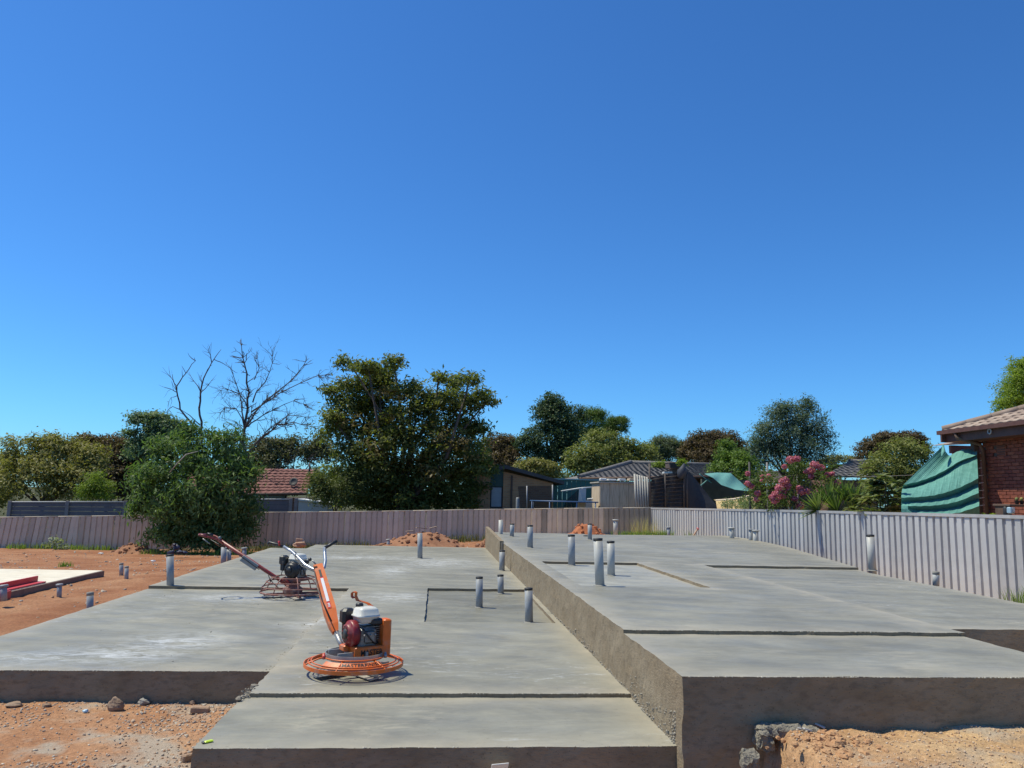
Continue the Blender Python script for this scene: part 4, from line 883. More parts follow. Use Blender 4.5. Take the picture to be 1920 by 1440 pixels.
for c_ in range(7):
    d_ = c_ * .31 * math.cos(th); y = YH - .3 - d_ - .02 - (.15 if c_ % 2 else 0)
    while y > 13.2:
        o = linkmesh('tile', random.choice(tms), None, rf); o.location = Vector(rp(XE - .03 + d_, y)) - h.location; o.rotation_euler = (random.uniform(-.01, .01), -th + random.uniform(-.012, .012), random.uniform(-.01, .01)); y -= .3
for q in range(10):
    a, b = rp(XE + q * .4, YH - q * .4) + np.array([0, 0, .04]), rp(XE + q * .4 + .44, YH - q * .4 - .44) + np.array([0, 0, .05]); m_ = MB(); m_.tube([a, b], [.09, .075], 8); m_.build('hip_cap', TB3, rf)
g = MB(); g.prism([(XE - .11, ZE - .1), (XE + .01, ZE - .1), (XE + .01, ZE - .005), (XE - .01, ZE - .005), (XE - .01, ZE - .085), (XE - .09, ZE - .085), (XE - .09, ZE + .0), (XE - .11, ZE)], 8, YH + .1, lambda a, b, q: (a, q, b)); g.build('gutter', FASC, h)
g = MB(); g.box((XE + .05, (8 + YH) / 2, ZE - .17), (.06, YH - 8, .26)); g.build('fascia', FASC, h)
g = MB(); g.box((XE + .33, (8 + YH) / 2, ZE - .28), (.56, YH - 8 - .1, .03)); g.build('soffit', FASC, h)
g = MB(); g.box((XE + .5, YH - .06, ZE - .17), (1.2, .06, .26)); g.build('barge', FASC, h)
g = MB(); g.box((XE + .42, YC + .06, 1.75), (.13, .13, 3.0)); g.build('corner_post', RUSTW, h)
g = MB(); p = [(XE - .05, YH - .55, ZE - .1), (XE - .05, YH - .6, ZE - .22), (XE + .38, YC - .2, ZE - .4), (XE + .5, YC - .12, ZE - .55), (XE + .5, YC - .12, .3)]; g.tube(p, .045, 10); g.build('downpipe', RUSTW, h)
g = MB(); g.ring((0, 0, 0), .055, .016, 14, 6); o = g.build('spotlight', mat('grey_fitting', (.35, .35, .36), rough=.4), h, local=True); o.location = Vector((XE - .04, 17.0, ZE - .16)) - h.location; o.rotation_euler = (0, R(90), 0)
# rear wing eave, lower
A, B = W(1762, 834, 20.6), W(1850, 828, 20.2)
rw = MB(); rw.prism([(A[0], A[2]), (B[0] + 1, B[2] + .05), (B[0] + 1, B[2] + .35), (A[0] + .8, A[2] + .17)], 20.3, 21.0, lambda a, b, q: (a, q, b)); rw.build('rear_eave', TB2, h)
rw = MB(); rw.box(((A[0] + B[0]) / 2 + .7, 20.45, A[2] - .13), (B[0] - A[0] + 1, .1, .22)); rw.build('rear_fascia', FASC, h)
rw = MB(); rw.box((B[0] + .3, 20.8, A[2] / 2 - .1), (1.6, .4, A[2])); rw.build('rear_wall', REDB, h)

# green shade cloth with hanging folds
CLOTH = mat('green_shade_cloth', (.085, .25, .21), (.12, .32, .27), 5, .75, .35, 90, c3=(.18, .4, .34), c3scale=14, c3amt=.4)
h = empty('shade_cloth', W(1770, 960, 17.2)); h.location.z = .2; WL[h][2] = .2; tag(h, 'large green shade cloth hanging in folds from the brick house eave', 'shade cloth')
rows = [([(1832, 841), (1806, 842), (1790, 849), (1780, 855), (1772, 846), (1766, 838)], 0.00),
        ([(1832, 853), (1800, 864), (1775, 880), (1750, 893), (1722, 903), (1694, 909)], 0.50),
        ([(1832, 855), (1800, 867), (1775, 886), (1750, 899), (1722, 910), (1692, 916)], 0.42),
        ([(1833, 877), (1800, 893), (1775, 905), (1750, 914), (1722, 921), (1690, 925)], 0.80),
        ([(1834, 897), (1800, 914), (1775, 923), (1750, 929), (1722, 932), (1690, 933)], 1.15),
        ([(1834, 907), (1800, 924), (1775, 932), (1750, 937), (1722, 940), (1690, 941)], 1.02),
        ([(1835, 924), (1800, 939), (1775, 945), (1750, 948), (1722, 949), (1690, 948)], 1.50),
        ([(1836, 935), (1800, 949), (1775, 954), (1750, 956), (1722, 956), (1690, 954)], 1.36),
        ([(1836, 949), (1800, 961), (1775, 964), (1750, 966), (1722, 965), (1690, 962)], 1.85),
        ([(1837, 966), (1800, 972), (1775, 974), (1750, 975), (1722, 974), (1690, 972)], 1.70)]
V = []; nu = 26
for r_, off in rows:
    for i in range(nu + 1):
        t = i / nu * 5; px = np.interp(t, range(6), [p[0] for p in r_]); py = np.interp(t, range(6), [p[1] for p in r_])
        fade = 1.0
        yy = 18.3 - .22 * t * min(1, off / 1.0) - off * fade; yy = max(yy, bf(px) - .75 + .06 * off); V.append(W(px, py + .4 * math.sin(i * 1.9 + off * 9), yy))
Fs = [(j * (nu + 1) + i, j * (nu + 1) + i + 1, (j + 1) * (nu + 1) + i + 1, (j + 1) * (nu + 1) + i) for j in range(len(rows) - 1) for i in range(nu)]
cl = mesh_np('cloth', V, Fs, CLOTH, h, smooth=True); cl.data.polygons.foreach_set('use_smooth', np.zeros(len(cl.data.polygons), bool))
m_ = MB(); m_.tube([W(1768, 834, 18.2), W(1769, 848, 17.9), W(1766, 856, 17.7)], [.02, .05, .02], 6); m_.build('gathered_corner', CLOTH, h)
for q in range(8):
    p = W(1834 + q * .5, 850 + q * 14, 18.2 - .09 * q); m_ = MB(); m_.tube([p, p + np.array([.12, .0, .02])], .008, 5); m_.build('lacing', WHITE, h)
# pots and bench by the brick wall
p = W(1897, 962, 15.2); o = empty('work_bench', (p[0], p[1], .3)); tag(o, 'cluttered bench with dark top below the cactus pots', 'bench')
t = W(1906, 948, 15.2); m_ = MB(); m_.box((t[0] + .2, t[1], t[2]), (1.1, .5, .05), bev=.01); m_.build('top', RUSTW, o)
for q in (-.3, .7):
    m_ = MB(); m_.box((t[0] + q, t[1], (t[2] + .3) / 2), (.06, .4, t[2] - .3)); m_.build('leg', RUSTW, o)
for q, px in enumerate((1907, 1916)):
    p = W(px, 944, 15.2); o = empty('potted_cactus', p); tag(o, ['small round cactus in dark pot, left of the pair on the bench', 'yellowish round cactus in dark pot, right of the pair on the bench'][q], 'cactus', 'cactus pots on the bench')
    m_ = MB(); m_.lathe([(.03, -.02), (.045, .05), (.05, .055), (.04, .055)], p, n=12); m_.build('pot', DKTRIM, o)
    m_ = MB(); cvs = []
    prof = [(.035 * math.sin(math.pi * (.15 + .85 * k / 7)), .09 - .04 * math.cos(math.pi * (.15 + .85 * k / 7))) for k in range(8)]
    m_.lathe(prof, p, n=12); m_.build('cactus', mat('cactus_%d' % q, ((.16, .17, .05), (.3, .26, .07))[q], rough=.8), o)
p = W(1895, 957, 15.0); o = empty('plastic_container', p); tag(o, 'pale blue and white container under the bench top', 'container')
m_ = MB(); m_.box(p, (.13, .1, .13), rotz(.4), bev=.015); m_.build('body', mat('pale_blue_plastic', (.35, .5, .6), rough=.5), o); m_ = MB(); m_.box(p + np.array([.02, -.06, .02]), (.05, .01, .09)); m_.build('label', WHITE, o)
p = W(1886, 955, 15.1); m_ = MB(); m_.lathe([(.05, -.12), (.055, -.1), (.05, .03), (.03, .06)], p, n=12); tag(m_.build('dark_bottle', DKTRIM), 'dark squat bottle left of the pale blue container', 'bottle')

# ------------------------------------------------------------------ trees and shrubs
OLIVE = leafmat('olive_leaf', (0.162, 0.154, 0.049), (0.324, 0.292, 0.106)); BROWNG = leafmat('brown_green_leaf', (0.074, 0.057, 0.032), (0.155, 0.108, 0.061)); DARKG = leafmat('dark_leaf', (0.046, 0.078, 0.043), (0.114, 0.15, 0.073))
GUM = leafmat('gum_leaf', (0.107, 0.164, 0.087), (0.253, 0.31, 0.174)); LIME = leafmat('lime_leaf', (.13, .18, .03), (.23, .29, .06), .4); BUSHG = leafmat('lance_leaf', (0.063, 0.121, 0.038), (0.19, 0.266, 0.108), .35)
ROBG = leafmat('robinia_leaf', (.085, .108, .034), (.20, .205, .07), .45); ROBR = leafmat('robinia_pod', (.14, .11, .04), (.21, .155, .07), .3); OLV2 = leafmat('olive_bright_leaf', (0.15, 0.169, 0.046), (0.26, 0.273, 0.098)); BLUEG = leafmat('blue_green_leaf', (0.065, 0.101, 0.072), (0.173, 0.223, 0.158))
CONIF = leafmat('conifer_leaf', (.13, .20, .025), (.27, .34, .07), .4); PALMG = leafmat('palm_leaf', (.10, .17, .04), (.24, .30, .10), .35); LOQ = leafmat('loquat_leaf', (.08, .115, .035), (.24, .26, .13), .25); MYR = leafmat('myrtle_leaf', (.05, .085, .025), (.13, .17, .055), .35)
PINK = leafmat('pink_blossom', (.50, .13, .22), (.66, .27, .36), .35, .7); DRYG = leafmat('dry_grass', (.35, .30, .15), (.5, .45, .26), .3); GRS = leafmat('green_grass', (.10, .17, .03), (.22, .30, .08), .4)

tree('olive_tree', 'rounded olive green tree at the far left behind the slate fence', [Lb(40, 850, 34, 30, 42), Lb(118, 862, 62, 42, 42), Lb(60, 905, 66, 48, 41), Lb(140, 915, 55, 40, 41), Lb(95, 838, 30, 22, 42), Lb(165, 870, 32, 36, 42), Lb(-10, 920, 40, 60, 43)], OLIVE, 40672, 0.173, 0.359, flat=.7)
tree('pepper_tree', 'dark brown green tree behind the olive tree', [Lb(160, 850, 30, 32, 56), Lb(205, 860, 42, 40, 56), Lb(225, 905, 38, 60, 55), Lb(235, 850, 20, 25, 55)], BROWNG, 25882, 0.212, 0.427, flat=.5, gap=-.6)
tree('gum_tree', 'gum tree with open rounded crown left of the bare trees', [Lb(262, 787, 24, 12, 50), Lb(295, 792, 24, 18, 50), Lb(318, 808, 26, 22, 50), Lb(285, 820, 26, 20, 50), Lb(243, 813, 9, 5, 50), Lb(262, 845, 22, 22, 50), Lb(330, 835, 24, 28, 50)], GUM, 22185, 0.189, 0.359, flat=.6, trunk_r=.2)
tree('garden_shrub', 'bright yellow green wispy shrub above the slate fence', [Lb(175, 912, 18, 24, 35), Lb(195, 925, 18, 20, 35), Lb(160, 928, 14, 18, 35)], LIME, 8134, 0.103, 0.214, cat='shrub', trunk_r=.05, aspect=.3)
tree('lance_leaf_tree', 'dense dark green bush hanging over the fence left of centre', [Lb(330, 868, 62, 50, 27.6), Lb(400, 870, 58, 56, 27.6), Lb(300, 930, 58, 62, 27.4), Lb(380, 940, 66, 62, 27.3), Lb(440, 925, 40, 60, 27.5), Lb(345, 985, 62, 40, 27.6), Lb(425, 985, 52, 38, 27.7), Lb(430, 850, 24, 34, 27.8), Lb(268, 960, 28, 26, 27.5), Lb(320, 1012, 60, 22, 27.6), Lb(400, 1012, 66, 22, 27.5), Lb(450, 1000, 34, 28, 27.7), Lb(352, 815, 22, 18, 27.9), Lb(398, 822, 18, 16, 27.9), Lb(300, 850, 24, 22, 27.7), Lb(262, 905, 22, 26, 27.6), Lb(466, 890, 18, 26, 27.8), Lb(470, 950, 18, 24, 27.6), Lb(440, 818, 10, 12, 28)],
     BUSHG, 34000, .2, .27, base=(-7.4, 28.3), aspect=.26, droop=True, per=26, trunk_r=.12, flat=.9)
bt_ = [o for o in bpy.data.objects if o.name == 'lance_leaf_tree'][0]; m_ = MB(); m_.tube([W(318, 886, 26.0), W(333, 868, 25.9), W(349, 852, 25.9), W(372, 846, 26.2)], [.012, .016, .018, .01], 6); m_.build('dead_branch', mat('pale_dead_branch', (.34, .3, .24), rough=.8), bt_)
tree('dark_tree', 'dark tree behind the bare tree, above the red tiled roof', [Lb(510, 848, 40, 30, 60), Lb(555, 848, 34, 30, 60), Lb(500, 880, 40, 28, 59), Lb(470, 870, 30, 40, 60), Lb(600, 850, 34, 26, 60)], leafmat('dusky_leaf', (0.074, 0.083, 0.044), (0.166, 0.157, 0.083)), 24033, 0.221, 0.427)
tree('garden_shrub', 'loose green shrub at the left foot of the big spreading tree', [Lb(600, 915, 24, 30, 34), Lb(630, 930, 34, 28, 34), Lb(660, 915, 30, 34, 34.5)], leafmat('shrub_leaf', (0.069, 0.094, 0.031), (0.163, 0.181, 0.062)), 15529, 0.118, 0.239, cat='shrub', trunk_r=.06, aspect=.3)
tree('robinia_tree', 'big spreading dark green tree in the centre with layered branches',
     [Lb(*a, 36 + random.uniform(-1.2, 1.2)) for a in [(655, 683, 24, 11), (690, 690, 24, 14), (738, 684, 18, 15), (710, 706, 34, 16), (625, 735, 28, 8), (660, 728, 30, 16), (715, 735, 44, 22), (655, 765, 42, 22), (700, 770, 46, 26), (620, 785, 22, 10), (640, 810, 46, 24), (710, 812, 52, 28),
      (822, 708, 14, 7), (848, 722, 22, 14), (882, 714, 18, 14), (900, 745, 22, 12), (770, 735, 36, 16), (820, 752, 40, 20), (868, 760, 38, 22), (915, 752, 14, 7), (780, 785, 52, 30), (850, 800, 46, 28), (895, 805, 22, 12), (760, 835, 70, 32), (850, 845, 56, 34), (665, 855, 46, 30), (890, 870, 34, 32), (700, 890, 56, 32), (800, 890, 74, 34), (650, 900, 40, 26), (870, 905, 40, 30), (740, 925, 66, 24), (820, 928, 50, 22), (670, 940, 40, 20), (720, 950, 40, 16), (790, 950, 60, 16), (860, 942, 40, 20)]],
     ROBG, 66000, .21, .33, base=tuple(W(730, 955, 36)[:2]), trunk_r=.26, per=20, flat=.7, aspect=.36, gap=-.22)
rt = [o for o in bpy.data.objects if o.name == 'robinia_tree'][0]
P, Nn, T = crown_pts([Lb(*a, 35) for a in [(740, 800, 60, 22), (800, 830, 70, 30), (700, 850, 60, 25), (790, 880, 70, 25), (870, 850, 40, 30), (650, 790, 40, 20), (720, 895, 40, 12), (720, 740, 40, 16)]], 3000, .4, 16, .4)
leafcloud('seed_pods', rt, P, Nn, .18, ROBR, .4, T)
tree('pepper_tree', 'dark brownish dome shaped tree just right of the big spreading tree', [Lb(930, 845, 30, 28, 62), Lb(952, 842, 24, 22, 62), Lb(945, 870, 34, 26, 61), Lb(915, 870, 20, 30, 62)], BROWNG, 20335, 0.204, 0.359, flat=.45, gap=-.6)
tree('kurrajong_tree', 'tall dark upright tree standing right of centre', [Lb(1036, 758, 26, 16, 60), Lb(1050, 785, 40, 26, 60), Lb(1035, 820, 44, 32, 60), Lb(1065, 830, 34, 36, 60), Lb(1022, 775, 22, 18, 60), Lb(1045, 862, 44, 32, 60), Lb(985, 830, 16, 14, 60), Lb(1000, 850, 20, 22, 60), Lb(1085, 780, 12, 14, 60)], DARKG, 40672, 0.212, 0.393, flat=.6, trunk_r=.3)
tree('pine_tree', 'rounded bright green pine crown right behind the tall dark tree', [Lb(1108, 792, 26, 24, 72), Lb(1120, 782, 18, 14, 72), Lb(1105, 815, 26, 16, 72)], leafmat('pine_leaf', (0.066, 0.114, 0.024), (0.144, 0.198, 0.054)), 16638, 0.204, 0.342, aspect=.25)
tree('pine_tree', 'small dark pine crown pointing right above the olive trees', [Lb(1155, 800, 22, 17, 76), Lb(1140, 808, 18, 14, 76), Lb(1165, 792, 12, 9, 76)], leafmat('pine_leaf', (0.066, 0.114, 0.024), (0.144, 0.198, 0.054)), 12940, 0.212, 0.325, aspect=.25)
tree('olive_tree', 'wide mid olive tree mass behind the grey roof', [Lb(1130, 832, 36, 22, 56), Lb(1110, 860, 40, 26, 55), Lb(1165, 850, 38, 24, 56), Lb(1205, 858, 26, 20, 56), Lb(1090, 878, 26, 20, 55), Lb(1150, 875, 40, 22, 55), Lb(1215, 845, 12, 12, 57)], OLV2, 35125, 0.204, 0.359, flat=.6)
tree('olive_shrub', 'small rounded olive shrub above the skillion roof', [Lb(1005, 880, 28, 16, 45), Lb(1025, 885, 22, 16, 45), Lb(985, 888, 18, 18, 45)], OLIVE, 13311, 0.158, 0.291, cat='shrub')
tree('feathery_tree', 'grey green feathery palm-like tree beside the brown dome', [Lb(1245, 838, 26, 16, 66), Lb(1262, 850, 30, 22, 66), Lb(1235, 860, 20, 20, 66), Lb(1290, 855, 14, 20, 66)], leafmat('greygreen_leaf', (.09, .115, .06), (.17, .2, .115)), 16638, 0.393, 0.427, aspect=.12, droop=False)
tree('pepper_tree', 'broad brown dome shaped tree behind the black screen', [Lb(1320, 832, 30, 20, 60), Lb(1350, 838, 40, 26, 60), Lb(1305, 850, 26, 26, 60), Lb(1340, 862, 50, 26, 59), Lb(1385, 858, 26, 26, 60)], BROWNG, 27730, 0.196, 0.342, flat=.45, gap=-.6)
tree('garden_shrub', 'bright green climbing foliage above the pale green sail', [Lb(1360, 852, 16, 24, 45), Lb(1380, 870, 28, 22, 44), Lb(1398, 885, 18, 26, 43), Lb(1345, 876, 16, 14, 45)], leafmat('vine_leaf', (0.077, 0.132, 0.028), (0.176, 0.253, 0.066)), 11092, 0.158, 0.308, cat='shrub', trunk_r=.06)
tree('garden_shrub', 'yellow green shrub top left of the roof cooler', [Lb(1236, 872, 10, 6, 50), Lb(1277, 868, 5, 5, 46)], LIME, 1848, 0.158, 0.214, cat='shrub', trunk_r=.04)
tree('silky_oak', 'tall dark grey green tree with feathery top behind the pink bush', [Lb(1455, 790, 24, 26, 48), Lb(1500, 785, 34, 28, 48), Lb(1514, 762, 9, 14, 48), Lb(1470, 772, 18, 12, 48), Lb(1440, 825, 30, 30, 48), Lb(1490, 825, 46, 34, 48), Lb(1535, 825, 26, 30, 48), Lb(1460, 862, 50, 30, 48), Lb(1525, 862, 40, 28, 48), Lb(1420, 845, 16, 22, 48)], BLUEG, 40672, 0.173, 0.359, flat=.9, trunk_r=.2, aspect=.3)
tree('distant_hedge', 'low distant olive tree line beside the far grey roof', [Lb(1570, 862, 24, 8, 90), Lb(1600, 862, 16, 6, 90), Lb(1552, 866, 14, 8, 88)], OLIVE, 5545, 0.236, 0.342)
tree('pepper_tree', 'brown dome shaped tree at right beyond the far roof', [Lb(1665, 832, 32, 20, 62), Lb(1700, 830, 30, 18, 62), Lb(1640, 850, 30, 22, 62), Lb(1718, 845, 20, 22, 62)], BROWNG, 20335, 0.196, 0.342, flat=.45, gap=-.6)
tree('fruit_tree', 'bushy yellow green tree in front of the right brown dome', [Lb(1690, 848, 30, 22, 40), Lb(1720, 858, 30, 24, 40), Lb(1660, 872, 32, 22, 40), Lb(1705, 880, 44, 20, 40), Lb(1640, 885, 18, 14, 40), Lb(1690, 905, 50, 26, 40), Lb(1730, 910, 40, 30, 40), Lb(1650, 915, 30, 26, 40)], OLV2, 24033, 0.158, 0.291, flat=.7)
tree('conifer', 'bright lime green conifer behind the tiled roof at the right edge', [Lb(1925, 700, 22, 26, 30), Lb(1910, 735, 32, 30, 30), Lb(1895, 760, 24, 18, 30), Lb(1950, 740, 50, 60, 30), Lb(1875, 772, 9, 6, 30)], CONIF, 25882, 0.126, 0.222, aspect=.3, trunk_r=.2)

# far-off belt of trees that closes the view at ground level
P, Nn, T = crown_pts([(np.array([x_, 125 + 8 * math.sin(x_), 2.6 + .8 * math.sin(x_ * .37) + .5 * math.sin(x_ * .9)]), (6.5, 4, 3.6 + .7 * math.sin(x_ * .53))) for x_ in np.arange(-130, 150, 5.0)], 30000, .9, 22, .7, gap=-2)
far = leafcloud('distant_woodland', None, P, Nn, .75, DARKG, .5, T); tag(far, 'dark belt of distant trees closing the horizon', 'woodland', kind='stuff')
# crepe myrtles with pink blossom heads
def myrtle(label, lobes, n, heads, y):
    t = tree('crepe_myrtle', label, lobes, MYR, n, .09, .2, cat='flowering shrub', group='pink flowering shrubs', trunk_r=.04, aspect=.45)
    for px, py, r_ in heads:
        s = mpp(px, py, y); c = W(px, py, y - .45); k = int(60 + r_ * 16)
        d = RNG.normal(size=(k, 3)); d /= np.linalg.norm(d, axis=1, keepdims=True); P = c + d * (r_ * s) * (RNG.random((k, 1)) ** .4) * np.array([1, 1, .85])
        leafcloud('blossom', t, P, d + RNG.normal(size=(k, 3)) * .5, .055, PINK, .8)
myrtle('large pink flowering shrub behind the ribbed fence', [Lb(1470, 925, 40, 34, 21), Lb(1510, 900, 40, 30, 21), Lb(1545, 905, 34, 34, 21), Lb(1490, 875, 24, 16, 21), Lb(1560, 930, 30, 30, 21), Lb(1450, 945, 30, 20, 21)], 5200,
       [(1482, 862, 8), (1494, 860, 7), (1528, 872, 9), (1521, 882, 8), (1540, 877, 7), (1552, 890, 6), (1560, 889, 5), (1470, 902, 10), (1462, 915, 9), (1476, 912, 8), (1458, 928, 11), (1452, 938, 8), (1499, 915, 6), (1502, 922, 7), (1513, 922, 6), (1468, 926, 9), (1490, 936, 6), (1500, 948, 8), (1471, 875, 5), (1512, 884, 5), (1570, 904, 6), (1520, 893, 5), (1448, 932, 6)], 21)
myrtle('smaller pink flowering shrub beside the thin black post', [Lb(1425, 915, 18, 26, 22.5), Lb(1415, 940, 20, 18, 22.5), Lb(1440, 900, 18, 16, 22.5)], 1800, [(1402, 888, 5), (1402, 907, 6), (1409, 912, 5), (1420, 925, 6), (1419, 936, 6), (1441, 893, 5), (1431, 901, 5), (1430, 894, 4)], 22.5)
tree('garden_shrub', 'low green weeds in front of the tan tarp', [Lb(1370, 948, 16, 10, 27), Lb(1392, 945, 14, 12, 27), Lb(1405, 950, 18, 10, 25)], GUM, 3327, 0.078, 0.154, cat='shrub', trunk_r=.02, aspect=.3)
# agave, fan palm, loquat, bromeliad
def blades(name, parent, c, dirs, L_, w, m, curve=.3, nseg=4):
    V = []; Fs = []; T = []
    for d in dirs:
        d = _n(np.array(d, float)); l = L_ * random.uniform(.75, 1.1); sd = np.cross(d, [0, 0, 1.]); sd = sd / (np.linalg.norm(sd) + 1e-6); o_ = len(V); t0 = random.random()
        for k in range(nseg + 1):
            t = k / nseg; p = np.array(c) + d * l * t + np.array([0, 0, -curve * l * t * t]); ww = w * (1 - t) ** .7 * (.4 + 1.2 * min(t * 3, 1)) * .5 + .001
            V += [p - sd * ww, p + np.array([0, 0, -ww * .4]), p + sd * ww]; T += [t0] * 3
        for k in range(nseg): a = o_ + k * 3; Fs += [(a, a + 1, a + 4, a + 3), (a + 1, a + 2, a + 5, a + 4)]
    return mesh_np(name, V, np.array(Fs), m, parent, tint=T)
py_ = bf(1575, 1.1); base = W(1592, 985, py_); t = empty('fan_palm', (base[0], py_, ground_z(base[0], py_))); tag(t, 'green fan palm with spiky fronds behind the ribbed fence', 'palm')
m_ = MB(); m_.tube([(base[0], py_, ground_z(base[0], py_)), (base[0], py_, base[2])], .12, 8); m_.build('trunk', BARK, t)
for (hx, hy_, sp0, sp1, ln) in [(1556, 945, 20, 170, 46), (1585, 940, 5, 150, 40), (1535, 958, 60, 200, 38), (1602, 950, -10, 120, 46), (1570, 962, 30, 190, 44), (1600, 965, -20, 120, 34)]:
    c = W(hx, hy_, py_ + random.uniform(-.3, .3)); s = mpp(hx, hy_, py_)
    dirs = [(math.cos(R(a)), random.uniform(-.35, .05), math.sin(R(a)) + .05) for a in np.linspace(sp0, sp1, 34)]
    f_ = blades('frond', t, c, dirs, ln * s * 1.15, .055, PALMG, .1)
    m_ = MB(); m_.tube([base + np.array([0, 0, .05]), (base + c) / 2 + np.array([0, 0, .08]), c], .012, 5); m_.build('stalk', PALMG, f_)
ly = bf(1655, 1.0); lq = empty('loquat_tree', (*W(1655, 970, ly)[:2], ground_z(W(1655, 970, ly)[0], ly))); tag(lq, 'large leaved loquat shrub between fan palm and green cloth', 'shrub')
m_ = MB(); b0 = np.array([*W(1655, 970, ly)[:2], ground_z(10, ly)])
for px, py in [(1640, 905), (1665, 920), (1680, 945), (1625, 930), (1690, 925), (1650, 935), (1615, 950), (1660, 900), (1685, 958), (1640, 955), (1700, 948)]:
    c = W(px, py, ly + random.uniform(-.5, .3)); m_.tube([b0, (b0 + c) / 2 + np.array([0, 0, .1]), c], [.035, .02, .01], 5)
    for q in range(6):
        cc = c + RNG.normal(size=3) * np.array([.16, .2, .12]); blades('leaf_cluster', lq, cc, [(math.cos(a), math.sin(a), random.uniform(-.2, .8)) for a in np.linspace(0, 6.28, 11)], .27, .10, LOQ, .35)
m_.build('branches', BARK, lq)
bp_ = W(1855, 966, 15.0); br = empty('bromeliad', bp_); tag(br, 'small yellow green spiky plant beside the downpipe', 'plant'); blades('leaves', br, bp_ - np.array([0, 0, .05]), [(math.cos(a), math.sin(a), random.uniform(.5, 1.4)) for a in np.linspace(0, 6.28, 22)], .22, .035, LIME, .3)
ag = W(1487, 957, bf(1487, .6)); br = empty('agave', ag); tag(br, 'blue grey agave tips just over the fence below the pink blossoms', 'plant'); blades('leaves', br, ag - np.array([0, 0, .15]), [(math.cos(a), math.sin(a), random.uniform(.5, 1.4)) for a in np.linspace(0, 6.28, 16)], .5, .05, leafmat('agave_leaf', (.14, .2, .2), (.22, .3, .3), .1), .1)

# bare trees
DEAD = mat('dead_wood', (.06, .052, .05), (.115, .1, .095), 10, .85, .4, 50)
def deadtree(label, lines, y, r0, twig, base):
    s = mpp(450, 800, y); b0 = W(*base, y); gz = ground_z(b0[0], y); t = empty('bare_tree', (b0[0], y, gz)); tag(t, label, 'tree', 'bare leafless trees'); tr = MB(); tw = MB()
    def twigs(p, d, L_, r, lev):
        if lev == 0 or L_ < .12: return
        d = _n(d); pts = [p]; q = p.copy(); dd = d.copy()
        for k in range(3):
            dd = _n(dd + RNG.normal(size=3) * .22 + np.array([0, 0, .03])); q = q + dd * L_ / 3; pts.append(q)
        tw.tube(pts, [r, r * .8, r * .6, r * .3], 4, caps=False)
        for k in range(twig):
            i = random.choice((1, 2, 3)); twigs(pts[i], _n(pts[i] - pts[i - 1]) + RNG.normal(size=3) * .65, L_ * random.uniform(.4, .7), r * .6, lev - 1)
    for pts, rs, lev, nt_, dz in lines:
        P = []
        for k, (px, py) in enumerate(pts): P.append(W(px, py, y + dz * k / max(1, len(pts) - 1)))
        Q = []
        for a, b in zip(P[:-1], P[1:]):
            L_ = np.linalg.norm(b - a); Q += [a, a + (b - a) * .5 + RNG.normal(size=3) * L_ * .035]
        Q.append(P[-1]); n = len(Q); tr.tube(Q, [rs * s * .78 * (1 - .85 * i / (n - 1)) for i in range(n)], 6)
        for k in range(int(nt_ * 3.0)):
            f = random.uniform(.3, 1); i = min(n - 2, int(f * (n - 1))); d = _n(Q[i + 1] - Q[i]) + RNG.normal(size=3) * .6
            twigs(Q[i], d, random.uniform(12, 30) * s, min(.02, max(.009, rs * s * .25)), lev)
    m1 = np.array([b0[0], b0[1], gz - .1]); tr.tube([m1, b0], [r0 * s * 1.25, r0 * s], 8)
    tr.build('trunk', DEAD, t); tag(tw.build('twigs', DEAD, t), kind='stuff')
z1 = lambda L_: [(x / 3.273, 620 + y / 3.273) for x, y in L_]; z2 = lambda L_: [(480 + x / 3.273, 620 + y / 3.273) for x, y in L_]
deadtree('tall thin leafless tree with two forked stems, left of the other bare tree', [
    (z1([(1235, 800), (1235, 665), (1238, 560), (1222, 480), (1230, 380), (1240, 330), (1265, 260), (1297, 200), (1330, 150), (1357, 115)]), 3.4, 1, 2, .6),
    (z1([(1299, 195), (1292, 150), (1278, 125), (1298, 75)]), 1.2, 1, 2, -.3), (z1([(1230, 380), (1280, 330), (1322, 295)]), 1.2, 1, 1, -.6), (z1([(1230, 372), (1190, 310), (1155, 240)]), 1.3, 1, 1, .5), (z1([(1236, 340), (1232, 290), (1245, 248)]), .9, 1, 1, .3),
    (z1([(1215, 720), (1210, 640), (1180, 570), (1105, 482), (1090, 400), (1085, 340), (1120, 285), (1160, 235), (1200, 185), (1192, 165)]), 2.8, 1, 2, -.7), (z1([(1228, 580), (1165, 520), (1105, 480)]), 1.8, 1, 0, -.2),
    (z1([(1085, 375), (1065, 310), (1045, 280), (1035, 215)]), 1.3, 1, 1, .4), (z1([(1088, 380), (1050, 358), (1005, 345)]), 1.1, 1, 1, -.4), (z1([(1100, 482), (1060, 465), (1015, 505)]), 1.2, 1, 1, .3), (z1([(1085, 400), (1050, 410), (1025, 470)]), .9, 1, 1, .3), (z1([(1120, 285), (1118, 220)]), .8, 1, 0, .2)], 33.5, 3.5, 1, (377, 862))
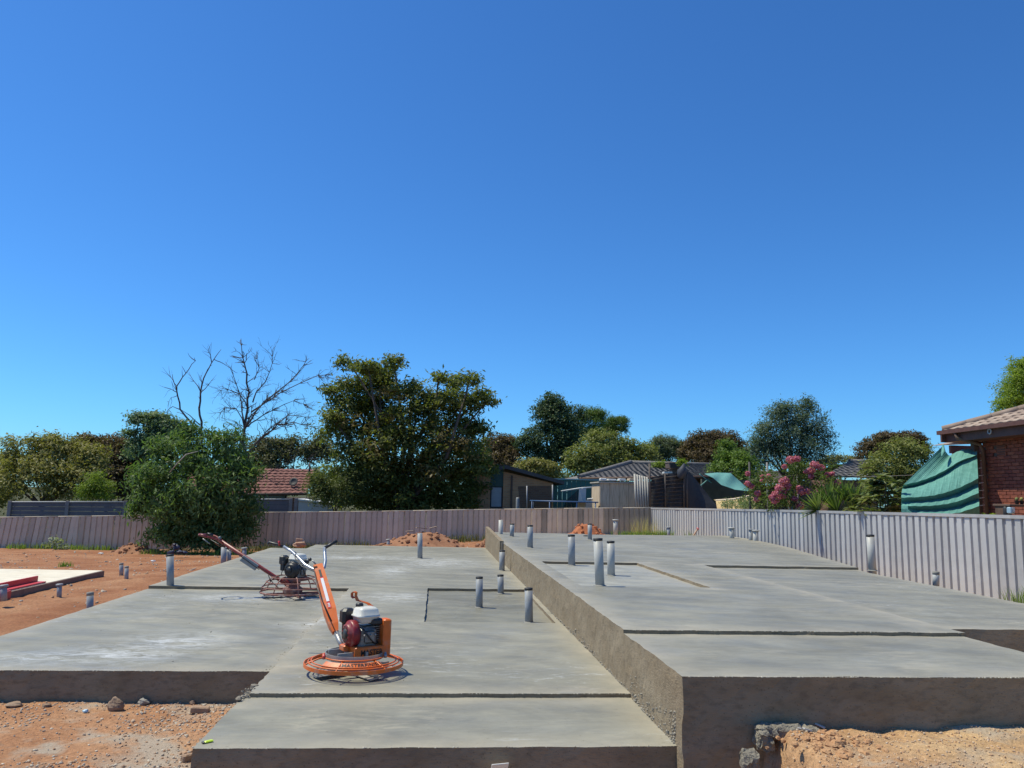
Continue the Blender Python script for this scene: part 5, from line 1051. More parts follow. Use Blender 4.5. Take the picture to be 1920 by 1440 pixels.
deadtree('wide leafless tree with many fine twigs over the red tiled roof', [
    (z1([(1500, 850), (1500, 740), (1500, 600), (1520, 480), (1530, 380), (1515, 260), (1500, 200), (1485, 130), (1480, 55)]), 4.2, 2, 9, .5), (z1([(1465, 860), (1475, 700), (1500, 600), (1540, 520), (1600, 460)]), 4.0, 2, 3, -.4),
    (z1([(1500, 590), (1485, 500), (1475, 400), (1430, 270), (1380, 190)]), 2.2, 2, 7, .7), (z1([(1520, 480), (1470, 390), (1400, 360), (1320, 370)]), 1.5, 2, 8, -.8), (z1([(1500, 600), (1450, 480), (1380, 470), (1330, 540)]), 1.4, 2, 8, -.6),
    (z2([(-60, 800), (0, 690), (60, 640), (130, 575), (230, 560), (330, 575)]), 3.4, 2, 12, -.9), (z2([(-70, 600), (0, 495), (60, 430), (200, 320), (290, 215), (310, 165)]), 2.8, 2, 10, .8), (z2([(-30, 500), (60, 440), (150, 380), (380, 275), (460, 265)]), 2.2, 2, 12, -.5),
    (z2([(-50, 590), (0, 550), (100, 490), (230, 430), (340, 480)]), 2.0, 2, 12, .6), (z2([(-20, 440), (0, 380), (60, 310), (100, 200), (100, 110)]), 2.0, 2, 8, -.4), (z2([(0, 720), (60, 620), (200, 520), (300, 530), (330, 600)]), 1.6, 2, 10, .4), (z2([(-10, 300), (20, 230), (0, 120)]), 1.3, 2, 5, .3), (z2([(-10, 940), (100, 860), (220, 790), (420, 780)]), 1.2, 2, 6, -1.2), (z2([(10, 880), (120, 940), (300, 960)]), .9, 2, 5, -.8), (z2([(-60, 640), (-120, 560), (-190, 590)]), 1.0, 2, 5, .4)], 33.0, 4.4, 2, (456, 872))
# ------------------------------------------------------------------ power trowels
def paint(name, c, rough=.38, dirt=.5):
    return mat(name, c, tuple(v * .82 for v in c), 9, rough, .04, 40, c3=(.33, .29, .24), c3scale=14, c3amt=dirt * .55)
ORG = paint('orange_paint', (.74, .15, .018), .42, .8); RDP = paint('red_machine_paint', (.24, .025, .022), .4); RDB = mat('blower_red', (.27, .014, .02), (.2, .012, .016), 9, .42, c3=(.28, .2, .17), c3scale=16, c3amt=.4)
RUSTR = mat('rusty_red_bar', (.20, .065, .05), (.30, .13, .10), 14, .7, c3=(.4, .33, .28), c3scale=18, c3amt=.6)
ENG = mat('engine_grey', (.16, .16, .16), (.26, .26, .255), 14, .45, metal=.6); BLKP = mat('black_plastic', (.018, .018, .02), (.03, .03, .032), 6, .42); CREAM = mat('tank_cream', (.68, .66, .6), (.6, .58, .52), 6, .3)
GRYS = mat('trowel_steel', (.3, .3, .3), (.42, .41, .4), 8, .4, metal=.5, c3=(.42, .39, .34), c3scale=10, c3amt=.5); CHROME = mat('bare_steel_bar', (.34, .37, .43), (.42, .45, .5), 8, .33, metal=.7); BLADE = mat('trowel_blade', (.4, .37, .33), (.52, .49, .44), 8, .45, metal=.35)
DECAL = mat('white_decal', (.75, .75, .75), rough=.4); REDD = mat('red_decal', (.6, .02, .02), rough=.4); INK = mat('black_ink', (.01, .01, .012), rough=.5)

def engine(t, fn, Mx, tankm, blowm, k=1.0, label=True, tank=(.2, .19)):
    """horizontal-shaft petrol engine; fn maps local (x,y,z) to the thing's frame"""
    B = lambda c, d, m_, nm, bev=.012, par=t: (lambda mb: mb.build(nm, m_, par, local=True))(MB().box(fn(*c), tuple(v * k for v in d), Mx, bev))
    B((.02, 0, .30), (.17, .19, .17), ENG, 'crankcase', .02)
    b_ = MB()
    for q in range(7): b_.box(fn(.07, .015, .285 + q * .017), (.13 * k, .17 * k, .007 * k), Mx)
    b_.build('cooling_fins', ENG, t, local=True)
    ax = Mx @ np.array([-1, 0, 0])
    m_ = MB(); m_.lathe([(.108 * k, 0), (.112 * k, .04 * k), (.108 * k, .056 * k), (.1 * k, .062 * k), (.084 * k, .064 * k), (.08 * k, .086 * k), (.074 * k, .09 * k), (.05 * k, .09 * k)], fn(-.065, -.01, .335), ax, 28); bl = m_.build('blower_housing', blowm, t, local=True)
    m_ = MB(); m_.lathe([(.045 * k, 0), (.045 * k, .006 * k)], fn(-.155, -.01, .335), ax, 20); m_.build('starter_hub', BLKP, bl, local=True)
    for q in range(10):
        a = q * math.pi / 5; m_ = MB(); m_.box(fn(-.15, -.01 + .062 * math.cos(a), .335 + .062 * math.sin(a)), (.02 * k, .006 * k, .022 * k), Mx @ np.array([[1, 0, 0], [0, math.cos(a), -math.sin(a)], [0, math.sin(a), math.cos(a)]])); m_.build('starter_slot', BLKP, bl, local=True)
    tw, td = tank; tk = MB()
    rings = [(.42, .78), (.435, .9), (.468, .96), (.472, 1.06), (.482, 1.06), (.487, .97), (.53, .9), (.548, .72), (.552, .4)]; vs = []; n = 24
    for z, f_ in rings:
        for q in range(n):
            a = 2 * math.pi * q / n; c_, s_ = math.cos(a), math.sin(a); e = .42
            vs.append(fn(.03 + tw / 2 * f_ * math.copysign(abs(c_) ** e, c_), td / 2 * f_ * math.copysign(abs(s_) ** e, s_), z))
    fs = [(i * n + q, i * n + (q + 1) % n, (i + 1) * n + (q + 1) % n, (i + 1) * n + q) for i in range(len(rings) - 1) for q in range(n)] + [tuple(range(n - 1, -1, -1)), tuple((len(rings) - 1) * n + q for q in range(n))]
    tk.add(vs, fs, True); tk = tk.build('fuel_tank', tankm, t, local=True)
    m_ = MB(); m_.lathe([(.032 * k, -.01), (.034 * k, .012 * k), (.026 * k, .022 * k)], fn(-.01, .05, .555), n=16); m_.build('fuel_cap', BLKP, tk, local=True)
    B((-.075, .145, .46), (.12, .10, .13), BLKP, 'air_cleaner', .022); B((-.075, .145, .36), (.07, .07, .09), BLKP, 'carburettor', .01)
    B((.10, -.02, .43), (.11, .17, .05), BLKP, 'exhaust_cover', .012)
    B((.03, -.105, .31), (.09, .025, .10), ENG, 'side_cover', .01)
    for q in (-.03, .03, .07):
        m_ = MB(); m_.lathe([(.008 * k, 0), (.008 * k, .012 * k)], fn(q, -.118, .33), Mx @ np.array([0, -1, 0]), 8); m_.build('bolt', GRYS, t, local=True)
    m_ = MB(); m_.tube([fn(-.03, -.09, .38), fn(-.02, -.13, .35), fn(.04, -.13, .28), fn(.08, -.1, .25)], .006 * k, 6); m_.build('fuel_line', BLKP, t, local=True)

# --- orange machine
OC = np.array([-.65, 6.88, 0.0]); T1 = empty('power_trowel', OC); tag(T1, 'orange walk-behind power trowel with white fuel tank on the lower slab', 'power trowel', 'power trowels on the lower slab')
A30 = rotz(R(30)); f1 = lambda x, y, z: A30 @ np.array([x + .055, y - .005, z * .985 + .0]); RG = .412
lo = lambda px, py, y: W(px, py, y) - OC
g = MB(); g.ring((0, 0, .085), RG, .007, 72, h=.03); g = g.build('guard_ring', ORG, T1, local=True)
for r_, z_ in ((.378, .106), (.353, .116), (.262, .150)):
    m_ = MB(); m_.ring((0, 0, z_), r_, .006, 64, 6); m_.build('guard_bar', ORG, g, local=True)
for q in range(6):
    a = R(15 + q * 60); m_ = MB(); e = np.array([math.cos(a), math.sin(a), 0]); m_.tube([e * .23 + np.array([0, 0, .145]), e * .30 + np.array([0, 0, .13]), e * .378 + np.array([0, 0, .1]), e * RG + np.array([0, 0, .085])], .007, 6); m_.build('guard_spoke', ORG, g, local=True)
m_ = MB(); m_.ring((0, 0, .155), .24, .008, 56, h=.045); m_.build('steel_hoop', GRYS, T1, local=True)
# name plate curved round the front of the guard
pl = MB(); vs = []; fs = []                            # a plate tilted like a cone, facing up and out
for i in range(31):
    a = R(-135 + 95 * i / 30); e = np.array([math.cos(a), math.sin(a), 0])
    for r_, z_ in ((.290, .139), (.340, .107), (.337, .101), (.287, .133)): vs.append(e * r_ + np.array([0, 0, z_]))
for i in range(30): fs += [(i * 4 + q, i * 4 + (q + 1) % 4, i * 4 + 4 + (q + 1) % 4, i * 4 + 4 + q) for q in range(4)]
pl.add(vs, fs); pl = pl.build('name_plate', ORG, T1, local=True)
def bent_text(txt, size, r_, zc, amid, m_, par, bold):
    V, Fs = text_mesh(txt, size, bold); a = amid + V[:, 0] / r_; rr = r_ - V[:, 1] * .845; P = np.stack([rr * np.cos(a), rr * np.sin(a), zc + V[:, 1] * .535], 1)
    me = bpy.data.meshes.new('lettering'); me.from_pydata([tuple(p) for p in P], [], Fs); me.update(); return linkmesh('lettering', me, m_, par)
bent_text('MASTERFINISH', .052, .316, .1255, R(-72), INK, pl, .001)
for q in range(4):                                      # blades on their arms
    a = R(38 + 90 * q); Mq = rotz(a) @ np.array(Matrix.Rotation(R(7), 3, 'X')); m_ = MB(); c = rotz(a) @ np.array([.235, 0, .022]); m_.box(c, (.24, .125, .006), Mq); b_ = m_.build('blade', BLADE, T1, local=True)
    m_ = MB(); m_.box(rotz(a) @ np.array([.2, 0, .045]), (.3, .028, .024), rotz(a)); m_.build('blade_arm', GRYS, b_, local=True)
m_ = MB(); m_.lathe([(.05, .03), (.1, .05), (.11, .1), (.07, .14), (.09, .18)], (0, 0, 0), n=20); m_.build('gearbox', GRYS, T1, local=True)
for q, s_ in enumerate((-1, 1)):
    m_ = MB(); m_.box(f1(-.1, .0 + .1 * s_, .165), (.3, .02, .06), A30); m_.build('frame_rail', GRYS, T1, local=True)
m_ = MB(); m_.box(f1(-.02, 0, .165), (.02, .34, .07), A30); m_.build('frame_rail', GRYS, T1, local=True)
m_ = MB(); m_.box(f1(0.02, -.02, .19), (.27, .24, .095), A30, .008); bs = m_.build('engine_base', ORG, T1, local=True)
V, Fs = text_mesh('MASTER', .07, .0012); P = np.array([f1(.035 + v[0] * .8, -.1425, .187 + v[1] * .95) for v in V]); me = bpy.data.meshes.new('lettering'); me.from_pydata([tuple(p) for p in P], [], Fs); me.update(); linkmesh('lettering', me, INK, bs)
m_ = MB(); m_.box(f1(-.12, .03, .215), (.09, .10, .05), A30, .008); m_.build('front_bracket', ORG, T1, local=True)
engine(T1, f1, A30, CREAM, RDB)
m_ = MB(); m_.box(f1(.175, -.085, .30), (.075, .11, .30), A30, .01); gp = m_.build('muffler_guard', ORG, T1, local=True)
m_ = MB(); m_.box(f1(.155, -.02, .30), (.03, .18, .26), A30, .005); m_.build('guard_inner', BLKP, T1, local=True)
m_ = MB(); m_.lathe([(.022, 0), (.022, .002)], f1(.175, -.1, .4435), n=16); m_.build('decal', DECAL, gp, local=True)
# handle column
h0, h1 = lo(629, 1186, 7.02), lo(596, 1062, 7.55); ax = _n(h1 - h0); side = _n(np.cross(ax, [0.25, -1, 0.2])); nrm = np.cross(side, ax)
sec = [(0, .026, .022), (.1, .042, .035), (.3, .054, .045), (.65, .049, .042), (1.0, .042, .035)]; L_ = np.linalg.norm(h1 - h0); vs = []; fs = []
for t_, w_, d_ in sec:
    c = h0 + ax * L_ * t_; vs += [c - side * w_ - nrm * d_, c + side * w_ - nrm * d_, c + side * w_ + nrm * d_, c - side * w_ + nrm * d_]
for i in range(len(sec) - 1): fs += [(i * 4 + q, i * 4 + (q + 1) % 4, i * 4 + 4 + (q + 1) % 4, i * 4 + 4 + q) for q in range(4)]
fs += [(3, 2, 1, 0), tuple(range((len(sec) - 1) * 4, len(sec) * 4))]; m_ = MB(); m_.add(vs, fs); hd = m_.build('handle_column', ORG, T1, local=True)
# which long face looks at the camera
viewd = _n(-lo(612, 1120, 7.3) - OC + np.array([0, 0, EYE])); cand = [(side, nrm, 1), (-side, nrm, 1), (nrm, side, 0), (-nrm, side, 0)]; fn_, wd_, _k = max(cand, key=lambda c: np.dot(c[0], viewd))
def plate(t0, t1, w_, m_, nm, off):
    hw = [.047, .045][0] if _k == 0 else .056
    base_ = np.interp((t0 + t1) / 2, [s_[0] for s_ in sec], [s_[2] if _k == 0 else s_[1] for s_ in sec]); c = h0 + ax * L_ * (t0 + t1) / 2 + fn_ * (base_ + off)
    q = MB(); u = ax * L_ * (t1 - t0) / 2
    a0_, a1_ = h0 + ax * L_ * t0 + fn_ * (np.interp(t0, [s_[0] for s_ in sec], [s_[2] if _k == 0 else s_[1] for s_ in sec]) + off), h0 + ax * L_ * t1 + fn_ * (np.interp(t1, [s_[0] for s_ in sec], [s_[2] if _k == 0 else s_[1] for s_ in sec]) + off)
    q.add([a0_ - wd_ * w_, a0_ + wd_ * w_, a1_ + wd_ * w_, a1_ - wd_ * w_], [(0, 1, 2, 3)]); q.build(nm, m_, hd, local=True)
plate(.30, .80, .016, REDD, 'red_label', .003); plate(.40, .76, .013, DECAL, 'instruction_label', .005); plate(.78, .90, .010, INK, 'adjuster_slot', .004)
for q in (.32, .34, .36): plate(q, q + .012, .009, DECAL, 'label_line', .005)
m_ = MB(); m_.tube([lo(644, 1216, 6.9), lo(637, 1203, 6.95), h0 + ax * .05], .022, 8); m_.build('handle_pivot', GRYS, T1, local=True)
lb = [lo(601, 1070, 7.52), lo(588, 1068, 7.54), lo(572, 1059, 7.62), lo(560, 1046, 7.7), lo(546, 1033, 7.78), lo(532, 1025, 7.82)]
m_ = MB(); m_.tube(lb, .015, 10); m_.build('handlebar', CHROME, T1, local=True)
rb = [lo(601, 1070, 7.52), lo(608, 1064, 7.56), lo(610, 1052, 7.66), lo(609, 1038, 7.76), lo(609, 1027, 7.82)]
m_ = MB(); m_.tube(rb, .015, 10); m_.build('handlebar', CHROME, T1, local=True)
m_ = MB(); m_.tube([lb[-1] + np.array([.02, 0, -.01]), lo(520, 1021, 7.84), lo(505, 1017, 7.86), lo(503, 1020, 7.86)], .013, 8); m_.build('grip', BLKP, T1, local=True)
m_ = MB(); m_.tube([rb[-1], lo(618, 1022, 7.84), lo(632, 1014, 7.86)], .016, 8); m_.build('grip', BLKP, T1, local=True)
m_ = MB(); m_.tube([lo(524, 1023, 7.8), lo(523, 1014, 7.8)], .010, 8); m_.build('throttle_lever', paint('red_lever', (.5, .03, .03)), T1, local=True)
m_ = MB(); m_.tube([lo(592, 1058, 7.5), lo(586, 1051, 7.5)], .008, 6); m_.build('pitch_stem', GRYS, T1, local=True)
m_ = MB(); m_.lump(lo(581, 1049, 7.5), .018, 3, 1, rough=.05); m_.build('pitch_knob', BLKP, T1, local=True)
m_ = MB(); m_.tube([lo(555, 1036, 7.74), lo(553, 1046, 7.68), lo(566, 1062, 7.58), lo(590, 1072, 7.45), lo(594, 1100, 7.2), lo(606, 1130, 7.1), lo(622, 1165, 7.0)], .005, 6); m_.build('throttle_cable', BLKP, T1, local=True)
# lifting hook strap
hk = [f1(.16, .06, .50), f1(.09, .10, .56), lo(670, 1126, 7.0), lo(667, 1118, 7.0), lo(668, 1112, 7.0), lo(664, 1110, 7.0), lo(660, 1113, 7.0), lo(660, 1119, 7.0), lo(663, 1122, 7.0)]
vs = []; fs = []
for i, p in enumerate(hk):
    w_ = np.array([.012, .014, 0]) if i < 3 else np.array([.010, .016, 0]); vs += [p - w_, p + w_, p + w_ + np.array([0, .0, .006]), p - w_ + np.array([0, .0, .006])]
for i in range(len(hk) - 1): fs += [(i * 4 + q, i * 4 + (q + 1) % 4, i * 4 + 4 + (q + 1) % 4, i * 4 + 4 + q) for q in range(4)]
m_ = MB(); m_.add(vs, fs); m_.build('lifting_hook', ORG, T1, local=True)
for q, a in enumerate((-150, -12, 8)):
    e = rotz(R(a)) @ np.array([.27, 0, .14]); m_ = MB(); m_.lathe([(.014, 0), (.014, .03), (.008, .03), (.008, .045)], e, n=8); m_.build('bolt', GRYS if q else paint('red_lever', (.5, .03, .03)), T1, local=True)

# --- red machine
RCc = G(548, 1119, -.045); T2 = empty('power_trowel', RCc); tag(T2, 'older dark red power trowel with caged guard, behind the orange one', 'power trowel', 'power trowels on the lower slab')
lo2 = lambda px, py, y: W(px, py, y) - RCc; RY = RCc[1]
gr = MB(); gr.ring((0, 0, .075), .465, .013, 64, 6); gr = gr.build('guard_ring', RUSTR, T2, local=True)
for r_, z_ in ((.44, .15), (.385, .225), (.31, .29)):
    m_ = MB(); m_.ring((0, 0, z_), r_, .0085, 56, 6); m_.build('guard_bar', RUSTR, gr, local=True)
for q in range(8):
    a = R(20 + 45 * q); e = np.array([math.cos(a), math.sin(a), 0]); m_ = MB(); m_.tube([e * .465 + np.array([0, 0, .075]), e * .44 + np.array([0, 0, .15]), e * .385 + np.array([0, 0, .225]), e * .31 + np.array([0, 0, .29]), e * .2 + np.array([0, 0, .31])], .0085, 6); m_.build('guard_rib', RUSTR, gr, local=True)
for q in range(4):
    a = R(25 + 90 * q); Mq = rotz(a) @ np.array(Matrix.Rotation(R(6), 3, 'X')); m_ = MB(); m_.box(rotz(a) @ np.array([.28, 0, .022]), (.3, .15, .007), Mq); b_ = m_.build('blade', BLADE, T2, local=True)
    m_ = MB(); m_.box(rotz(a) @ np.array([.24, 0, .05]), (.36, .035, .03), rotz(a)); m_.build('blade_arm', RUSTR, b_, local=True)
m_ = MB(); m_.lathe([(.08, .03), (.14, .06), (.15, .12), (.1, .16), (.12, .27)], (0, 0, 0), n=20); m_.build('gearbox', RUSTR, T2, local=True)
A70 = rotz(R(62)); f2 = lambda x, y, z: A70 @ np.array([(x + .0) * 1.12, y * 1.12, 0]) + np.array([.03, -.02, .05 + z * 1.06])
m_ = MB(); m_.box(f2(0.02, 0, .2), (.26, .26, .05), A70, .006); m_.build('engine_base', RUSTR, T2, local=True)
engine(T2, f2, A70, CREAM, BLKP, 1.1)
p0, p1 = lo2(527, 1089, RY + .0), lo2(410, 1012, RY - .1)
m_ = MB(); m_.tube([p0 + (p0 - p1) * .12, p0, p1], .028, 12); m_.build('handle_tube', RDP, T2, local=True)
c = lo2(468, 1055, RY - .05); Mh = basis(p1 - p0); m_ = MB(); m_.box(c, (.27, .10, .095), Mh, .006); m_.build('control_box', mat('box_grey', (.26, .25, .24), (.33, .32, .3), 8, .6), T2, local=True)
tip = lo2(380, 1003, RY - .12)
for s_ in (-1, 1):
    off = np.array([.02, .17 * s_, .01]); m_ = MB(); m_.tube([p1 + (p0 - p1) * .1, p1 + off * .4, (p1 + tip) / 2 + off, tip + off], .014, 8); m_.build('handlebar', RDP, T2, local=True)
    m_ = MB(); m_.tube([tip + off + (p1 - tip) * .35, tip + off - (p1 - tip) * .02], .019, 8); m_.build('grip', RDP if s_ < 0 else BLKP, T2, local=True)
m_ = MB(); m_.tube([tip + np.array([0, -.17, 0]), tip + np.array([-.05, 0, .01]), tip + np.array([0, .17, 0])], .012, 8); m_.build('cross_bar', RDP, T2, local=True)
m_ = MB(); m_.tube([lo2(413, 1012, RY - .1), lo2(411, 1006, RY - .1)], .022, 8); m_.build('clamp_knob', ENG, T2, local=True)
m_ = MB(); m_.tube([lo2(380, 1010, RY - .35), lo2(394, 1020, RY - .33)], .009, 6); m_.build('clutch_lever', ENG, T2, local=True)
for pts in ([(503, 1078), (506, 1086), (514, 1095), (522, 1102)], [(506, 1090), (518, 1082), (527, 1078), (530, 1068), (531, 1052)], [(395, 1012), (420, 1026), (450, 1042), (486, 1068)]):
    m_ = MB(); m_.tube([lo2(*p, RY - .12) for p in pts], .006, 6); m_.build('cable', BLKP, T2, local=True)
m_ = MB(); m_.box(lo2(538, 1091, RY - .15), (.14, .05, .04), Mh, .01); m_.build('yoke', RDP, T2, local=True)

# ------------------------------------------------------------------ plumbing pipes
PVC = mat('grey_pvc', (.27, .28, .29), (.34, .345, .35), 5, .5, c3=(.24, .23, .22), c3scale=12, c3amt=.5); PVW = mat('pale_pvc', (.40, .39, .36), (.47, .46, .43), 5, .5, c3=(.3, .27, .24), c3scale=10, c3amt=.4); CAPB = mat('black_tape', (.02, .02, .022), rough=.6); SPLASH = mat('mortar_splash', (.2, .19, .17), (.28, .27, .24), 10, .9)
def pipe(label, px, pt, pb, w, z=None, cap='tape', lean=None, m=PVC, y=None, group='plumbing pipes standing in the slabs', sink=.08):
    b = G(px, pb, z) if y is None else W(px, pb, y); t = W(px - (random.uniform(-.9, .9) if lean is None else lean), pt, b[1]); r_ = w * mpp(px, pb, b[1]) / 2
    ax_ = t - b; o = empty('drain_pipe', b); tag(o, label, 'pipe', group); L_ = np.linalg.norm(ax_)
    mb = MB(); d = _n(ax_); mb.lathe([(r_, -sink), (r_, L_), (r_ * .86, L_), (r_ * .86, L_ - .03)], b, d, 20); mb.build('tube', m, o)
    if cap == 'tape':
        mb = MB(); mb.lathe([(r_ * 1.03, L_ - r_ * .45), (r_ * 1.05, L_ + .004), (r_ * .5, L_ + .008)], b, d, 20); mb.build('taped_cap', CAPB, o)
    elif cap == 'flat':
        mb = MB(); mb.lathe([(r_ * 1.45, L_ - .012), (r_ * 1.45, L_ + .012), (r_ * 1.2, L_ + .02)], b, d, 20); mb.build('end_cap', m, o)
    elif cap == 'dark':
        mb = MB(); mb.lathe([(r_ * 1.04, L_ - r_ * .9), (r_ * 1.06, L_ + .004), (r_ * .6, L_ + .008)], b, d, 20); mb.build('end_cap', SPLASH, o)
    mb = MB(); mb.lathe([(r_ * 1.45, 0.0005), (r_ * 1.25, .004), (r_ * 1.04, .012)], b, (0, 0, 1), 18)
    if y is None: mb.build('mortar_collar', SPLASH, o)
    return o
pipe('grey pipe at the garage step, left of the red trowel machine', 319.5, 1040, 1103, 13.5, -.045)
pipe('two-part grey pipe alone at the back of the lower slab', 787.5, 1000, 1047, 9.5, 0.0, 'none')
pipe('leftmost of the three pipes at the sunken rectangle of the lower slab', 898.5, 1082, 1139, 13, -.04)
pipe('shortest of the three pipes at the sunken rectangle of the lower slab', 939, 1078, 1113, 11.5, -.04)
pipe('tallest pipe of the lower sunken rectangle, nearest the dividing wall', 992, 1103, 1167, 15, -.04, lean=1)
pipe('short capped pipe tight against the dividing wall, behind the sunken rectangle', 941, 1032, 1070, 10.5, 0.0)
pipe('tall thin white pipe at the far end of the dividing wall', 938.5, 975, 1031, 8, 0.0, 'none', m=PVW)
pipe('small pipe at the far left corner of the upper slab', 959.5, 982, 1006, 8, .45, lean=-1)
pipe('pipe second from the far left corner of the upper slab', 994, 985, 1027, 10.5, .45)
pipe('pipe at the back edge of the upper sunken rectangle', 1072, 1003, 1060, 13, .41)
pipe('tallest leaning pipe at the front of the upper sunken rectangle', 1125, 1010, 1098, 17, .45, lean=4, m=PVW)
pipe('pipe right beside the tallest leaning pipe', 1146, 1015, 1079, 14, .41, lean=1, m=PVW)
pipe('slim pipe in front of the dirt heap on the upper slab', 1106, 982, 1012, 8, .45)
pipe('pale capped pipe right of the dirt heap at the back fence', 1154, 975, 1002, 8, y=25, cap='flat', m=PVW)
pipe('tiny pipe in the grass behind the upper slab', 1254, 989, 1007, 6, y=24, cap='flat')
pipe('capped pipe alone at the foot of the ribbed fence', 1372.5, 990, 1012, 8.5, y=22, cap='flat', m=PVW)
pipe('thin left pipe of the pair at the ribbed fence', 1407.5, 993, 1020, 7, y=21.0, cap='flat')
pipe('thicker right pipe of the pair at the ribbed fence', 1416.5, 995, 1022, 9.5, y=20.8, cap='flat', m=PVW)
pipe('tall white leaning pipe on the right edge of the upper slab', 1636, 1003, 1070, 13.5, .41, lean=4.5, m=PVW)
pipe('stubby pipe low against the ribbed fence at right', 1755, 1072, 1088, 11, y=10.9, cap='dark', m=PVW)
gd = 'grey pipes standing in the orange dirt'
pipe('grey pipe with a broken cap in the dirt beside the lower slab', 168.5, 1111, 1150, 12.5, y=11.2, cap='dark', group=gd)
pipe('short pipe stub in the dirt in front of the pale slab', 111, 1097, 1115, 9, y=12.9, cap='flat', group=gd)
pipe('pipe stub between the red formwork boards', 7, 1099, 1116, 12, y=11.9, cap='flat', group=gd)
pipe('left one of two small pipe stubs right of the pale slab', 227.5, 1056, 1075, 7.5, y=16.6, cap='dark', group=gd)
pipe('right one of two small pipe stubs right of the pale slab', 237, 1062, 1087, 7.5, y=15.3, cap='dark', group=gd)
pipe('thick left pipe of the pair under the red trowel handle', 419, 1026, 1062, 10.5, y=18.8, cap='none', group=gd)
pipe('thin right pipe of the pair under the red trowel handle', 430, 1030, 1058, 8, y=18.9, cap='none', group=gd)
pipe('small flat capped pipe behind the red trowel handle', 458.5, 1028, 1045, 8, y=20.4, cap='flat', group=gd)
pipe('small capped pipe stub in the weeds left of the dirt mound', 728, 1012, 1024, 6, y=25.3, cap='flat', m=PVW, group=gd)
b = W(1098, 1008, 22.3); m_ = MB(); m_.box(b + np.array([0, 0, .02]), (.1, .1, .09), rotz(.4), bev=.01); tag(m_.build('conduit_stub', CAPB), 'small black stub beside the slim pipe on the upper slab', 'conduit')

# ------------------------------------------------------------------ dirt mounds, stones, weeds and litter
CLOD = mat('red_clod', (.24, .10, .05), (.36, .18, .095), 5, .95, .6, 40); CLODB = mat('brown_clod', (.2, .13, .085), (.3, .21, .14), 5, .95, .6, 40)
def mound(label, px0, px1, ptop, pbot, y, m, nclod, seed):
    a, b = W(px0, pbot, y), W(px1, pbot, y); t = W((px0 + px1) / 2, ptop, y); cx_, rx, hh = (a[0] + b[0]) / 2, (b[0] - a[0]) / 2, t[2] - a[2]; gz = min(a[2], ground_z(cx_, y))
    o = empty('dirt_mound', (cx_, y, gz)); tag(o, label, 'dirt mound'); n = 44; V = []; Fs = []
    for j in range(n + 1):
        for i in range(n + 1):
            u, v_ = i / n * 2 - 1, j / n * 2 - 1; r_ = math.sqrt(u * u + v_ * v_); V.append((cx_ + u * rx * 1.15, y + v_ * rx * .8, max(0, (math.cos(min(1, r_) * math.pi) + 1) / 2)))
    V = np.array(V); p = V * np.array([1.3, 1.3, 0]); V[:, 2] = gz - .03 + (t[2] - gz + .03) * V[:, 2] * (1 + .35 * fbm(p * 1.5, 3, seed)) + .09 * np.abs(fbm(p * 4, 3, seed + 5)) * (V[:, 2] > .02)
    Fs = np.array([(j * (n + 1) + i, j * (n + 1) + i + 1, (j + 1) * (n + 1) + i + 1, (j + 1) * (n + 1) + i) for j in range(n) for i in range(n)])
    mesh_np('heap', V, Fs, m, o)
    mb = MB()
    for k in range(int(nclod * 1.6)):
        i = random.randrange(len(V)); q = V[i]
        if q[2] < gz + .02: continue
        mb.lump(q + np.array([0, 0, .01]), random.uniform(.02, .085) , k + seed, n=5)
    tag(mb.build('clods', m, o), kind='stuff')
mound('low red dirt mound with debris by the back fence, behind the lower slab', 690, 892, 1001, 1028, 25.8, CLOD, 150, 3)
mound('heap of rich red clods behind the upper slab', 1046, 1152, 984, 1003, 26.0, mat('bright_red_clod', (.33, .10, .04), (.44, .16, .07), 5, .95, .6, 40), 140, 9)
mound('low red dirt ridge at the left end of the back fence', 205, 300, 1020, 1034, 27.2, CLOD, 60, 14)
mound('small red dirt heap beside the far end of the dividing wall', 890, 930, 1014, 1027, 25.2, CLOD, 40, 17)
def rock(name, label, px, py, w, hgt, y, m, cat, seed, rot=0, boxy=False, group=None):
    p = GT(px, py + hgt * .42) if y < 8 else W(px, py, y); s = mpp(px, py, p[1]); mb = MB()
    if y < 8: p = p + np.array([0, 0, hgt * s * .36])
    if boxy: mb.box(p, (w * s, w * s * .5, hgt * s), rotz(rot) @ np.array(Matrix.Rotation(.08, 3, 'Y')), bev=.008)
    else: mb.lump(p, (w * s / 2, w * s * .4, hgt * s / 2), seed, n=10, rough=.28)
    tag(mb.build(name, m), label, cat, group)
RK = mat('brown_rock', (.2, .13, .085), (.32, .22, .15), 9, .9, .5, 40)
rock('rock', 'chunky brown rock at the foot of the garage slab face', 216, 1321, 30, 26, 6.95, RK, 'rock', 4)
rock('rock', 'low flat rock at the foot of the slab near the left edge', 26, 1321, 32, 12, 6.95, RK, 'rock', 7)
rock('rock', 'thin tilted stone flake leaning at the slab foot', 88, 1322, 18, 8, 6.9, RK, 'rock', 9)
rock('rock', 'grey stone right of the chunky brown rock', 268, 1316, 22, 14, 6.98, mat('grey_rock', (.22, .2, .18), (.32, .3, .27), 9, .9, .5, 40), 'rock', 12)
rock('rock', 'small round orange stone near the broken brick', 360, 1317, 10, 9, 6.98, RK, 'rock', 15)
rock('rock', 'flat tan slab piece in the dirt behind the lower slab with a brick on it', 562, 1021, 26, 12, 24.6, mat('tan_rock', (.36, .2, .13), (.45, .28, .18), 6, .9, .4, 40), 'rock', 22)
rock('brick', 'broken brick in the gravel beside the porch', 375, 1330, 34, 12, 6.55, mat('old_brick', (.26, .16, .1), (.36, .24, .16), 9, .9, .5, 60), 'brick', 3, .12, True)
